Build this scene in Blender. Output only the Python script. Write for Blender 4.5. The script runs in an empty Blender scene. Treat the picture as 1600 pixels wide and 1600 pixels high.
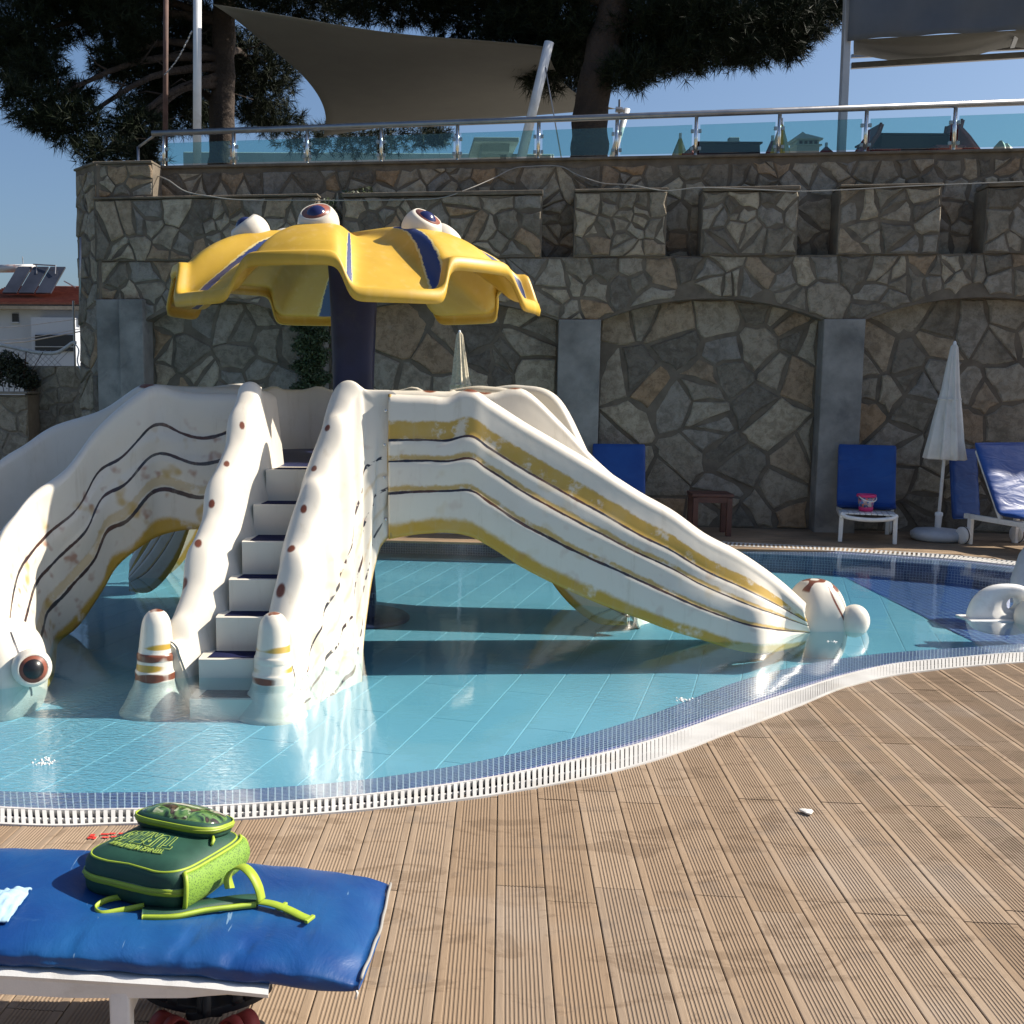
import bpy, math, random
import numpy as np
from mathutils import Vector, Matrix, noise as mnoise
R_ = math.radians
sc = bpy.context.scene
C = sc.collection
rnd = random.Random(7)

# ---------------------------------------------------------------- camera, sky, sun, exposure
F_PX = 1720.0; PPX = 620.0; PPY = 800.0; EYE = 1.6
PITCH = math.atan(196.0 / F_PX); ROLL = 0.006
cam_d = bpy.data.cameras.new('camera'); cam = bpy.data.objects.new('camera', cam_d); C.objects.link(cam)
_f = Vector((0, math.cos(PITCH), -math.sin(PITCH)))
_r = Vector((math.cos(ROLL), 0, math.sin(ROLL)))
_r = (_r - _f * _r.dot(_f)).normalized()
_u = _r.cross(_f).normalized()
CAMPOS = Vector((0, 0, EYE))
cam.matrix_world = Matrix(((_r.x, _u.x, -_f.x, 0), (_r.y, _u.y, -_f.y, 0), (_r.z, _u.z, -_f.z, EYE), (0, 0, 0, 1)))
cam_d.sensor_width = 36; cam_d.lens = F_PX / 1600 * 36
cam_d.shift_x = (800 - PPX) / 1600.0; cam_d.shift_y = 0
cam_d.clip_start = 0.05; cam_d.clip_end = 3000
sc.camera = cam

SUN = Vector((0.78, 0.10, 0.63)).normalized()
world = bpy.data.worlds.new('World'); sc.world = world; world.use_nodes = True
wn = world.node_tree; wn.nodes.clear()
sky = wn.nodes.new('ShaderNodeTexSky'); sky.sky_type = 'NISHITA'; sky.sun_disc = False
sky.sun_elevation = math.asin(SUN.z); sky.sun_rotation = math.atan2(SUN.x, SUN.y)
sky.air_density = 1.0; sky.dust_density = 2.4; sky.ozone_density = 5.5
bg = wn.nodes.new('ShaderNodeBackground'); bg.inputs[1].default_value = 0.070
wo = wn.nodes.new('ShaderNodeOutputWorld')
wn.links.new(sky.outputs[0], bg.inputs[0]); wn.links.new(bg.outputs[0], wo.inputs[0])
sun_d = bpy.data.lights.new('sun', 'SUN'); sun_d.energy = 4.6; sun_d.angle = R_(0.5); sun_d.color = (1.0, 0.915, 0.785)
sun_o = bpy.data.objects.new('sun', sun_d); C.objects.link(sun_o)
sun_o.rotation_euler = (-SUN).to_track_quat('-Z', 'Y').to_euler(); sun_o.location = (8, 5, 12)
sc.view_settings.view_transform = 'Standard'; sc.view_settings.look = 'None'
sc.view_settings.exposure = 0.9; sc.view_settings.gamma = 1.0; sc.view_settings.use_curve_mapping = False
sc.cycles.max_bounces = 10; sc.cycles.transparent_max_bounces = 16

# ---------------------------------------------------------------- geometry from photo pixels (1600 px frame)
def ray(px, py):
    return (_r * ((px - PPX) / F_PX) + _u * (-(py - PPY) / F_PX) + _f)
def Py(px, py, y):
    d = ray(px, py); t = y / d.y
    return CAMPOS + d * t
def Pz(px, py, z):
    d = ray(px, py); t = (z - EYE) / d.z
    return CAMPOS + d * t
def proj(p):
    v = Vector(p) - CAMPOS; w = v.dot(_f)
    return PPX + F_PX * v.dot(_r) / w, PPY - F_PX * v.dot(_u) / w

# ---------------------------------------------------------------- materials
def new_mat(name):
    m = bpy.data.materials.new(name); m.use_nodes = True
    nt = m.node_tree; nt.nodes.clear()
    out = nt.nodes.new('ShaderNodeOutputMaterial'); b = nt.nodes.new('ShaderNodeBsdfPrincipled')
    nt.links.new(b.outputs[0], out.inputs[0])
    return m, nt, b, out
class NB:
    """small node helper"""
    def __init__(s, nt): s.nt = nt
    def n(s, t, **k):
        x = s.nt.nodes.new(t)
        for a, v in k.items(): setattr(x, a, v)
        return x
    def set(s, sock, v):
        if hasattr(v, 'is_linked') or isinstance(v, bpy.types.NodeSocket): s.nt.links.new(v, sock)
        else: sock.default_value = v
    def math(s, op, a, b=0.0, c=None, clamp=False):
        x = s.n('ShaderNodeMath', operation=op, use_clamp=clamp); s.set(x.inputs[0], a); s.set(x.inputs[1], b)
        if c is not None: s.set(x.inputs[2], c)
        return x.outputs[0]
    def noise(s, vec, scale, detail=4, rough=0.55, dist=0.0):
        x = s.n('ShaderNodeTexNoise'); s.set(x.inputs['Scale'], scale); s.set(x.inputs['Detail'], detail)
        s.set(x.inputs['Roughness'], rough); s.set(x.inputs['Distortion'], dist)
        if vec is not None: s.set(x.inputs['Vector'], vec)
        return x.outputs['Fac']
    def ramp(s, fac, stops):
        x = s.n('ShaderNodeValToRGB'); r = x.color_ramp
        while len(r.elements) < len(stops): r.elements.new(0.5)
        for e, (p, c) in zip(r.elements, stops):
            e.position = p; e.color = (c[0], c[1], c[2], 1) if hasattr(c, '__len__') else (c, c, c, 1)
        s.set(x.inputs[0], fac); return x.outputs[0]
    def mix(s, fac, a, b, mode='MIX'):
        x = s.n('ShaderNodeMix', data_type='RGBA', blend_type=mode)
        s.set(x.inputs[0], fac); s.set(x.inputs[6], a); s.set(x.inputs[7], b); return x.outputs[2]
    def smooth(s, v, lo, hi):
        x = s.n('ShaderNodeMapRange', interpolation_type='SMOOTHSTEP'); s.set(x.inputs[0], v)
        s.set(x.inputs[1], lo); s.set(x.inputs[2], hi); return x.outputs[0]
    def band(s, v, lo, hi, soft=0.01):
        return s.math('MULTIPLY', s.smooth(v, lo - soft, lo + soft), s.math('SUBTRACT', 1.0, s.smooth(v, hi - soft, hi + soft)))
    def bump(s, h, strength=0.3, dist=0.01):
        x = s.n('ShaderNodeBump'); s.set(x.inputs['Strength'], strength); s.set(x.inputs['Distance'], dist)
        s.set(x.inputs['Height'], h); return x.outputs[0]
    def obj(s): return s.n('ShaderNodeTexCoord').outputs['Object']
    def gen(s): return s.n('ShaderNodeTexCoord').outputs['Generated']
    def pos(s): return s.n('ShaderNodeNewGeometry').outputs['Position']
    def schlick(s, nrm=None, f0=0.02, scale=1.0):
        g = s.n('ShaderNodeNewGeometry'); v = s.n('ShaderNodeVectorMath', operation='DOT_PRODUCT'); s.set(v.inputs[0], g.outputs['Incoming']); s.set(v.inputs[1], nrm if nrm is not None else g.outputs['Normal'])
        c = s.math('ABSOLUTE', v.outputs['Value'], clamp=True); return s.math('MULTIPLY_ADD', s.math('POWER', s.math('SUBTRACT', 1.0, c, clamp=True), 5.0), (1 - f0) * scale, f0)
    def uv(s): return s.n('ShaderNodeTexCoord').outputs['UV']
    def rand(s): return s.n('ShaderNodeObjectInfo').outputs['Random']
    def attr(s, name): return s.n('ShaderNodeAttribute', attribute_name=name).outputs['Fac']
    def map(s, vec, scale=(1, 1, 1), rot=(0, 0, 0)):
        x = s.n('ShaderNodeMapping'); s.set(x.inputs[0], vec); x.inputs['Scale'].default_value = scale; x.inputs['Rotation'].default_value = rot
        return x.outputs[0]
def c4(c): return (c[0], c[1], c[2], 1)

def pm(name, base, rough=0.5, var=0.15, scale=6, bump=0.0, bscale=60, metallic=0.0, dirt=None, dirt_amt=0.5, spec=0.5, coat=0.0, bdist=0.004):
    m, nt, b, out = new_mat(name); k = NB(nt); p = k.pos()
    n1 = k.noise(p, scale, 5, 0.6)
    dark = tuple(x * (1 - var) for x in base); lite = tuple(min(1, x * (1 + var)) for x in base)
    col = k.ramp(n1, [(0.3, dark), (0.7, lite)])
    if dirt:
        n2 = k.noise(p, scale * 0.7 + 1.3, 6, 0.65, 0.4)
        col = k.mix(k.math('MULTIPLY', k.smooth(n2, 0.5, 0.72), dirt_amt), col, c4(dirt))
    k.set(b.inputs['Base Color'], col)
    rn = k.math('MULTIPLY_ADD', n1, 0.2, rough - 0.1)
    k.set(b.inputs['Roughness'], rn); b.inputs['Metallic'].default_value = metallic
    b.inputs['Specular IOR Level'].default_value = spec
    if coat: b.inputs['Coat Weight'].default_value = coat
    if bump: k.set(b.inputs['Normal'], k.bump(k.noise(p, bscale, 6, 0.6), bump, bdist))
    return m

# ---------------------------------------------------------------- mesh helpers
def tag(o, label=None, cat=None, group=None, kind=None):
    if label: o['label'] = label
    if cat: o['category'] = cat
    if group: o['group'] = group
    if kind: o['kind'] = kind
    return o
def empty(name, loc=(0, 0, 0), rz=0.0, label=None, cat=None, group=None):
    o = bpy.data.objects.new(name, None); C.objects.link(o); o.location = loc; o.rotation_euler = (0, 0, rz)
    o.empty_display_size = 0.1
    return tag(o, label, cat, group)
def mobj(name, verts, faces, m, parent=None, smooth=False, uv=None, attrs=None, loc=None, rot=None):
    me = bpy.data.meshes.new(name); me.from_pydata([tuple(v) for v in verts], [], faces); me.update()
    if smooth: me.polygons.foreach_set('use_smooth', [True] * len(me.polygons))
    if uv is not None:
        l = me.uv_layers.new(name='UVMap'); idx = np.empty(len(me.loops), dtype=np.int32); me.loops.foreach_get('vertex_index', idx)
        l.data.foreach_set('uv', np.asarray(uv, dtype=np.float32)[idx].ravel())
    for a, v in (attrs or {}).items():
        at = me.attributes.new(a, 'FLOAT', 'POINT'); at.data.foreach_set('value', np.asarray(v, dtype=np.float32))
    if m is not None: me.materials.append(m)
    o = bpy.data.objects.new(name, me); C.objects.link(o)
    if parent is not None: o.parent = parent
    if loc is not None: o.location = loc
    if rot is not None: o.rotation_euler = rot
    return o
class MB:
    def __init__(s): s.v = []; s.f = []
    def add(s, v, f):
        b = len(s.v); s.v += [tuple(x) for x in v]; s.f += [tuple(i + b for i in q) for q in f]; return s
    def box(s, c, d, rz=0.0, M=None):
        x, y, z = d[0] / 2, d[1] / 2, d[2] / 2
        vs = [Vector((i * x, j * y, k * z)) for k in (-1, 1) for j in (-1, 1) for i in (-1, 1)]
        Q = M if M is not None else Matrix.Rotation(rz, 3, 'Z')
        vs = [Q @ v + Vector(c) for v in vs]
        return s.add(vs, [(0, 2, 3, 1), (4, 5, 7, 6), (0, 1, 5, 4), (2, 6, 7, 3), (0, 4, 6, 2), (1, 3, 7, 5)])
    def beam(s, p, q, w, h, up=(0, 0, 1)):
        p = Vector(p); q = Vector(q); d = q - p; L = d.length; d.normalize(); u = Vector(up)
        if abs(d.dot(u)) > 0.98: u = Vector((0, 1, 0))
        a = d.cross(u).normalized(); u = a.cross(d)
        M = Matrix((a, d, u)).transposed()
        return s.box((p + q) / 2, (w, L, h), M=M)
    def tube(s, pts, r, seg=8, cap=True, flat=1.0):
        pts = [Vector(p) for p in pts]; n = len(pts); rs = r if hasattr(r, '__len__') else [r] * n
        T = []
        for i in range(n):
            a = pts[max(0, i - 1)]; b = pts[min(n - 1, i + 1)]; T.append((b - a).normalized())
        up = Vector((0, 0, 1)) if abs(T[0].z) < 0.9 else Vector((0, 1, 0))
        a = T[0].cross(up).normalized(); vs = []
        for i in range(n):
            a = (a - T[i] * a.dot(T[i])).normalized(); b = T[i].cross(a)
            for k in range(seg):
                t = 2 * math.pi * k / seg; vs.append(pts[i] + (a * math.cos(t) + b * math.sin(t) * flat) * rs[i])
        fs = [(i * seg + k, i * seg + (k + 1) % seg, (i + 1) * seg + (k + 1) % seg, (i + 1) * seg + k) for i in range(n - 1) for k in range(seg)]
        if cap: fs += [tuple(range(seg))[::-1], tuple((n - 1) * seg + k for k in range(seg))]
        return s.add(vs, fs)
    def lathe(s, prof, c=(0, 0, 0), axis=(0, 0, 1), seg=20, fn=None):
        ax = Vector(axis).normalized(); q = Vector((0, 0, 1)).rotation_difference(ax); c = Vector(c); vs = []; n = len(prof)
        for (r, z) in prof:
            for k in range(seg):
                t = 2 * math.pi * k / seg; rr = r * (fn(t, z) if fn else 1)
                vs.append(c + q @ Vector((rr * math.cos(t), rr * math.sin(t), z)))
        fs = [(i * seg + k, i * seg + (k + 1) % seg, (i + 1) * seg + (k + 1) % seg, (i + 1) * seg + k) for i in range(n - 1) for k in range(seg)]
        fs += [tuple(range(seg))[::-1], tuple((n - 1) * seg + k for k in range(seg))]
        return s.add(vs, fs)
    def prism(s, poly, z0, z1):
        n = len(poly); vs = [(p[0], p[1], z0) for p in poly] + [(p[0], p[1], z1) for p in poly]
        return s.add(vs, [tuple(range(n))[::-1], tuple(range(n, 2 * n))] + [(i, (i + 1) % n, n + (i + 1) % n, n + i) for i in range(n)])
    def build(s, name, m, parent=None, smooth=False, bevel=0.0, bseg=2, **k):
        o = mobj(name, s.v, s.f, m, parent, smooth, **k)
        if bevel:
            md = o.modifiers.new('bevel', 'BEVEL'); md.width = bevel; md.segments = bseg; md.limit_method = 'ANGLE'; md.angle_limit = R_(40)
            o.data.polygons.foreach_set('use_smooth', [True] * len(o.data.polygons))
            me = o.data
            try:
                w = o.modifiers.new('wn', 'WEIGHTED_NORMAL')
            except Exception: pass
        return o
def crom(P, n):
    """Catmull-Rom resample of a list of tuples (any dimension) to n points"""
    P = np.asarray(P, float); m = len(P); out = []
    for i in range(n):
        t = i / (n - 1) * (m - 1); k = min(int(t), m - 2); u = t - k
        p0 = P[max(k - 1, 0)]; p1 = P[k]; p2 = P[k + 1]; p3 = P[min(k + 2, m - 1)]
        out.append(0.5 * ((2 * p1) + (-p0 + p2) * u + (2 * p0 - 5 * p1 + 4 * p2 - p3) * u * u + (-p0 + 3 * p1 - 3 * p2 + p3) * u ** 3))
    return np.array(out)
def sstep(x, a, b):
    t = min(1, max(0, (x - a) / (b - a))); return t * t * (3 - 2 * t)
def copy_tree(o, parent=None):
    c = o.copy(); C.objects.link(c); c.parent = parent
    for ch in o.children: copy_tree(ch, c)
    return c

# ---------------------------------------------------------------- shared materials
def stone_mat(name, pal, scale=1.0):
    m, nt, b, out = new_mat(name); k = NB(nt); p = k.pos(); r = k.attr('tone')
    base = k.ramp(r, pal)
    n1 = k.noise(p, 9 * scale, 9, 0.75, 0.5); n2 = k.noise(p, 2.3 * scale, 4, 0.6); n3 = k.noise(p, 70 * scale, 5, 0.7)
    col = k.mix(k.math('MULTIPLY', k.smooth(n1, 0.42, 0.62), 0.75), base, k.mix(1.0, base, (0.52, 0.5, 0.47, 1), 'MULTIPLY'))
    col = k.mix(k.math('MULTIPLY', k.smooth(n2, 0.52, 0.75), 0.45), col, (0.10, 0.082, 0.058, 1))
    col = k.mix(k.math('MULTIPLY', k.smooth(n3, 0.55, 0.72), 0.6), col, (0.05, 0.047, 0.044, 1))
    col = k.mix(k.math('MULTIPLY', k.smooth(k.noise(p, 5.1 * scale, 6, 0.7), 0.6, 0.75), 0.4), col, (0.40, 0.37, 0.32, 1))
    k.set(b.inputs['Base Color'], col); b.inputs['Roughness'].default_value = 0.88; b.inputs['Specular IOR Level'].default_value = 0.25
    h = k.math('ADD', k.math('MULTIPLY', k.noise(p, 14 * scale, 8, 0.7), 1.0), k.math('MULTIPLY', n3, 0.25))
    k.set(b.inputs['Normal'], k.bump(h, 1.0, 0.05))
    return m
WALLPAL = [(0.0, (0.19, 0.165, 0.135)), (0.2, (0.29, 0.255, 0.20)), (0.45, (0.44, 0.375, 0.285)), (0.62, (0.30, 0.28, 0.25)), (0.78, (0.52, 0.445, 0.33)), (0.9, (0.38, 0.285, 0.195)), (1.0, (0.44, 0.30, 0.18))]
M_stone = stone_mat('wall_stone', WALLPAL)
M_stone2 = stone_mat('garden_stone', [(0.0, (0.45, 0.38, 0.28)), (0.5, (0.60, 0.50, 0.36)), (1.0, (0.48, 0.42, 0.35))])
M_mortar = pm('mortar', (0.14, 0.115, 0.086), 0.95, 0.3, 6, 0.8, 60, dirt=(0.05, 0.045, 0.04), bdist=0.01)
M_concrete = pm('concrete_pillar', (0.20, 0.193, 0.180), 0.88, 0.38, 2.6, 0.4, 40, dirt=(0.10, 0.10, 0.10), dirt_amt=0.75, bdist=0.006)
M_white = pm('white_plastic', (0.72, 0.71, 0.68), 0.38, 0.06, 9, 0.1, 200, dirt=(0.42, 0.39, 0.33), dirt_amt=0.35)
M_blue = None
M_steel = pm('brushed_steel', (0.62, 0.62, 0.62), 0.28, 0.1, 20, 0.0, metallic=1.0)
M_rail = pm('dull_steel_rail', (0.30, 0.30, 0.31), 0.35, 0.15, 8, 0.0, metallic=0.85)
# ================================================================ SETTING
# ---- wall frame
WA = R_(7.4); WE = Vector((math.cos(WA), -math.sin(WA), 0)); WN = Vector((-math.sin(WA), -math.cos(WA), 0)); W0 = Vector((0, 12.9, 0))
def wp(s, z, off=0.0): return W0 + WE * s + WN * off + Vector((0, 0, z))
def wall_sz(px, py, off=0.0):
    d = ray(px, py); o = CAMPOS - (W0 + WN * off); t = -o.dot(WN) / d.dot(WN)
    p = CAMPOS + d * t - W0; return p.dot(WE), p.z
def clip_half(poly, nx, ny, c):
    """keep points with nx*x+ny*y <= c"""
    out = []; n = len(poly)
    for i in range(n):
        a = poly[i]; b = poly[(i + 1) % n]; da = nx * a[0] + ny * a[1] - c; db = nx * b[0] + ny * b[1] - c
        if da <= 0: out.append(a)
        if (da < 0 < db) or (db < 0 < da):
            t = da / (da - db); out.append((a[0] + (b[0] - a[0]) * t, a[1] + (b[1] - a[1]) * t))
    return out
def voronoi(x0, z0, x1, z1, size, rng, aspect=1.0):
    nx = max(1, int(round((x1 - x0) / size))); nz = max(1, int(round((z1 - z0) / size)))
    S = []
    for i in range(nx):
        for j in range(nz):
            if rng.random() < 0.22 and nx * nz > 6: continue
            S.append((x0 + (i + .5 + rng.uniform(-.46, .46)) * (x1 - x0) / nx, z0 + (j + .5 + rng.uniform(-.46, .46)) * (z1 - z0) / nz))
            if rng.random() < 0.38: S.append((S[-1][0] + rng.uniform(-.35, .35) * size, S[-1][1] + rng.uniform(-.35, .35) * size))
    out = []
    for i, a in enumerate(S):
        poly = [(x0, z0), (x1, z0), (x1, z1), (x0, z1)]
        nb = sorted(S, key=lambda q: (q[0] - a[0]) ** 2 + (q[1] - a[1]) ** 2)[1:22]
        for q in nb:
            nx_, nz_ = q[0] - a[0], q[1] - a[1]
            if abs(nx_) + abs(nz_) < 1e-6: continue
            poly = clip_half(poly, nx_, nz_, (q[0] ** 2 + q[1] ** 2 - a[0] ** 2 - a[1] ** 2) / 2)
            if len(poly) < 3: break
        if len(poly) >= 3: out.append((a, poly))
    return out
def parea(p): return 0.5 * sum(p[i][0] * p[(i + 1) % len(p)][1] - p[(i + 1) % len(p)][0] * p[i][1] for i in range(len(p)))
def inset(poly, d):
    """inset a convex ccw polygon by half-plane clipping"""
    out = poly; n = len(poly)
    for i in range(n):
        a = poly[i]; b = poly[(i + 1) % n]; ex, ez = b[0] - a[0], b[1] - a[1]; L = math.hypot(ex, ez)
        if L < 1e-6: continue
        nx, nz = ez / L, -ex / L
        out = clip_half(out, nx, nz, nx * a[0] + nz * a[1] - d)
        if len(out) < 3: return []
    return out
STONES = []      # (area weight, verts, faces, tone)
def make_stone(poly, frame, off, gap, rng, store, tone=None, thick=0.05):
    if parea(poly) < 0: poly = poly[::-1]
    poly = inset(poly, gap * rng.uniform(0.5, 1.3))
    if len(poly) < 3 or abs(parea(poly)) < 0.0018: return
    # chop corners / add irregular points
    pts = []; n = len(poly)
    for i in range(n):
        a = poly[i]; b = poly[(i + 1) % n]; L = math.hypot(b[0] - a[0], b[1] - a[1])
        pts.append((a[0] + rng.uniform(-.009, .009), a[1] + rng.uniform(-.009, .009)))
        if L > 0.13:
            t = rng.uniform(.35, .65); nx, nz = (b[1] - a[1]) / L, -(b[0] - a[0]) / L; e = rng.uniform(-.03, .012)
            pts.append((a[0] + (b[0] - a[0]) * t + nx * e, a[1] + (b[1] - a[1]) * t + nz * e))
    cx = sum(p[0] for p in pts) / len(pts); cz = sum(p[1] for p in pts) / len(pts)
    tx = rng.uniform(-.06, .06); tz = rng.uniform(-.06, .06); pr = rng.uniform(-0.002, 0.018)
    size = math.sqrt(abs(parea(pts)))
    bev = min(0.016, size * 0.10)
    vs = []; n = len(pts)
    def dep(x, z): return off + pr + (x - cx) * tx + (z - cz) * tz
    for p in pts: vs.append(frame(p[0], p[1], off - thick))
    for p in pts: vs.append(frame(p[0], p[1], dep(*p) - bev * 0.9))
    for p in pts:
        dx, dz = cx - p[0], cz - p[1]; L = math.hypot(dx, dz) or 1; q = (p[0] + dx / L * bev, p[1] + dz / L * bev)
        vs.append(frame(q[0], q[1], dep(*q) + rng.uniform(-.003, .003)))
    vs.append(frame(cx, cz, dep(cx, cz) + rng.uniform(0, .012)))
    fs = []
    for k in range(2):
        for i in range(n):
            j = (i + 1) % n; fs.append((k * n + i, k * n + j, (k + 1) * n + j, (k + 1) * n + i))
    for i in range(n): fs.append((2 * n + i, 2 * n + (i + 1) % n, 3 * n))
    store.append((abs(parea(pts)), vs, fs, rng.random() if tone is None else tone))
def emit_stones(store, parent, mat_, limit, stuffname):
    store.sort(key=lambda t: -t[0])
    for a, vs, fs, tone in store[:limit]:
        mobj('stone', vs, fs, mat_, parent, attrs={'tone': [tone] * len(vs)})
    if len(store) > limit:
        V = []; Fc = []; T = []
        for a, vs, fs, tone in store[limit:]:
            b = len(V); V += vs; Fc += [tuple(i + b for i in f) for f in fs]; T += [tone] * len(vs)
        o = mobj(stuffname, V, Fc, mat_, parent, attrs={'tone': T}); o['kind'] = 'stuff'

rng = random.Random(11)
wall = empty('retaining_wall', tuple(W0), 0, 'tall rubble stone wall with arched recesses, concrete pillars and notches behind the pool', 'stone wall')
wall.location = (0, 0, 0)
SL, SR = wall_sz(150, 400)[0], 9.6
Zn = wall_sz(1275, 399)[1]; Zn2 = wall_sz(1100, 399)[1]; ZN = (Zn + Zn2) / 2           # niche sills
ZM = wall_sz(1380, 293)[1]                                                           # merlon tops
OFFP = -0.34
ZT = wall_sz(1349, 242, OFFP)[1]                                                     # wall top
print('wall heights', ZN, ZM, ZT, wall_sz(256, 272, OFFP)[1], wall_sz(600, 312)[1])
# arches: (s0, s1, spring z, crown z)
ZS = wall_sz(1310, 500)[1]; ZC = wall_sz(1115, 466)[1]
sA = [wall_sz(228, 500)[0], wall_sz(464, 500)[0], wall_sz(508, 500)[0], wall_sz(873, 500)[0], wall_sz(939, 500)[0], wall_sz(1287, 500)[0], wall_sz(1352, 500)[0]]
ARCH = [(sA[0], sA[1]), (sA[2], sA[3]), (sA[4], sA[5]), (sA[6], sA[6] + (sA[5] - sA[4]))]
def arch_circle(a):
    w = (a[1] - a[0]) / 2; h = ZC - ZS; Rr = (w * w + h * h) / (2 * h); return ((a[0] + a[1]) / 2, ZC - Rr, Rr)
ACI = [arch_circle(a) for a in ARCH]
def arch_z(s):
    for a, (cx, cz, r) in zip(ARCH, ACI):
        if a[0] < s < a[1]: return cz + math.sqrt(max(0, r * r - (s - cx) ** 2))
    return ZS
F0 = lambda s, z, o: wp(s, z, o)
# front band above arches
NICHE = [(wall_sz(a, 350)[0], wall_sz(b, 350)[0]) for a, b in ((497, 536), (847, 897), (1041, 1096), (1246, 1309), (1468, 1538))]
NICHE.append((NICHE[-1][1] + 0.95, NICHE[-1][1] + 1.4))
for (a, poly) in voronoi(SL, ZS, SR, ZN, 0.25, rng):
    ok = True
    for ar, (cx, cz, r) in zip(ARCH, ACI):
        d = math.hypot(a[0] - cx, a[1] - cz)
        if ar[0] - .3 < a[0] < ar[1] + .3 and d < r + 0.35:
            if ar[0] < a[0] < ar[1] and d < r - 0.02: ok = False; break
            nx, nz = (a[0] - cx) / d, (a[1] - cz) / d
            poly = clip_half(poly, -nx, -nz, -(nx * cx + nz * cz + r + 0.015))
            if len(poly) < 3: ok = False; break
    if ok: make_stone(poly, F0, 0.0, 0.012, rng, STONES)
# merlons
ml = [(SL, NICHE[0][0])] + [(NICHE[i][1], NICHE[i + 1][0]) for i in range(len(NICHE) - 1)] + [(NICHE[-1][1], SR)]
for i, (a, b) in enumerate(ml):
    zt = ZM - (0.02 if i % 2 else 0.0)
    for (s, poly) in voronoi(a, ZN, b, zt, 0.215, rng): make_stone(poly, F0, 0.03, 0.012, rng, STONES)
sK = wall_sz(238, 270)[0]
for (s, poly) in voronoi(SL, ZM + .035, sK, ZT - .005, 0.22, rng): make_stone(poly, F0, 0.0, 0.012, rng, STONES)
# parapet seen above the merlons and inside the niches
for (s, poly) in voronoi(SL, ZN, SR, ZT - 0.05, 0.235, rng):
    if s[1] > ZM - 0.15 or any(a - .2 < s[0] < b + .2 for a, b in NICHE): make_stone(poly, F0, OFFP, 0.012, rng, STONES)
# recess panels
OFFR = -0.22
for ar in ARCH:
    for (s, poly) in voronoi(ar[0], 0.0, ar[1], ZC, 0.36, rng):
        if s[1] > ZS and s[1] > arch_z(s[0]) + .1: continue
        make_stone(poly, F0, OFFR, 0.017, rng, STONES)
# left end turning away from the camera, built on its own plan line
pc = wp(SL, 0); ec = Vector((-0.62, 0.78, 0)); nc = Vector((-0.78, -0.62, 0))
F1 = lambda s, z, o: pc + ec * s + nc * o + Vector((0, 0, z))
for (s, poly) in voronoi(0.0, 0.0, 0.55, ZT - 0.05, 0.24, rng): make_stone(poly, F1, 0.0, 0.012, rng, STONES)
for (s, poly) in voronoi(SL, 0.0, sA[0] - 0.62, ZS, 0.24, rng): make_stone(poly, F0, 0.0, 0.012, rng, STONES)
emit_stones(STONES, wall, M_stone, 300, 'small_stones')
# mortar bodies
mb = MB()
def wbox(s0, s1, z0, z1, o0, o1, m=mb):
    vs = [wp(s, z, o) for o in (o0, o1) for z in (z0, z1) for s in (s0, s1)]
    m.add(vs, [(0, 1, 3, 2), (4, 6, 7, 5), (0, 4, 5, 1), (2, 3, 7, 6), (0, 2, 6, 4), (1, 5, 7, 3)])
MO = -0.008
wbox(SL, SR, -0.3, ZC + .02, -1.6, OFFR + MO)            # recess backing
N = 24                                                    # band with arches: strips following the curve
for (a, b) in ARCH:
    for i in range(N):
        s0 = a + (b - a) * i / N; s1 = a + (b - a) * (i + 1) / N
        z0 = arch_z(s0 + 1e-4) ; z1 = arch_z(s1 - 1e-4)
        vs = [wp(s0, z0, MO), wp(s1, z1, MO), wp(s1, ZN, MO), wp(s0, ZN, MO), wp(s0, z0, OFFR - .05), wp(s1, z1, OFFR - .05), wp(s1, ZN, OFFR - .05), wp(s0, ZN, OFFR - .05)]
        mb.add(vs, [(0, 1, 2, 3), (4, 7, 6, 5), (0, 4, 5, 1), (3, 2, 6, 7)])
ends = [SL] + [x for a in ARCH for x in a] + [SR]
for i in range(0, len(ends), 2):
    if ends[i + 1] - ends[i] > 0.01: wbox(ends[i], ends[i + 1], ZS, ZN, OFFR - .06, MO)
wbox(SL, sA[0] - 0.60, -0.3, ZS, OFFR - .06, MO)
wbox(SL, SR, ZC + .02, ZN, -1.6, OFFR - 0.06)
for i, (a, b) in enumerate(ml): wbox(a, b, ZN, ZM - (0.02 if i % 2 else 0.0) - .006, OFFP + .01, 0.03 + MO)
wbox(SL, SR, ZN, ZT, -0.75, OFFP + MO); wbox(SL, sK, ZM + .03, ZT - .003, OFFP + .0, MO)
vs = [F1(s, z, o) for o in (-.5, MO) for z in (-.3, ZT) for s in (-.06, .56)]
mb.add(vs, [(0, 1, 3, 2), (4, 6, 7, 5), (0, 4, 5, 1), (2, 3, 7, 6), (0, 2, 6, 4), (1, 5, 7, 3)])
mb.build('mortar_body', M_mortar, wall)
cb = MB(); wbox(SL - .015, sK, ZT + .002, ZT + 0.033, OFFP, .02, cb); wbox(SL - .02, SR, ZT, ZT + 0.035, -0.78, OFFP + .03, cb)
vs = [F1(s, z, o) for o in (-.5, .02) for z in (ZT, ZT + .03) for s in (-.02, .57)]
cb.add(vs, [(0, 1, 3, 2), (4, 6, 7, 5), (0, 4, 5, 1), (2, 3, 7, 6), (0, 2, 6, 4), (1, 5, 7, 3)])
for i, (a, b) in enumerate(ml): wbox(a - .005, b + .005, ZM - (0.02 if i % 2 else 0.0) + .004, ZM + .03, OFFP + .035, 0.055, cb)
cb.build('coping', M_mortar, wall, bevel=0.01)
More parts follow.
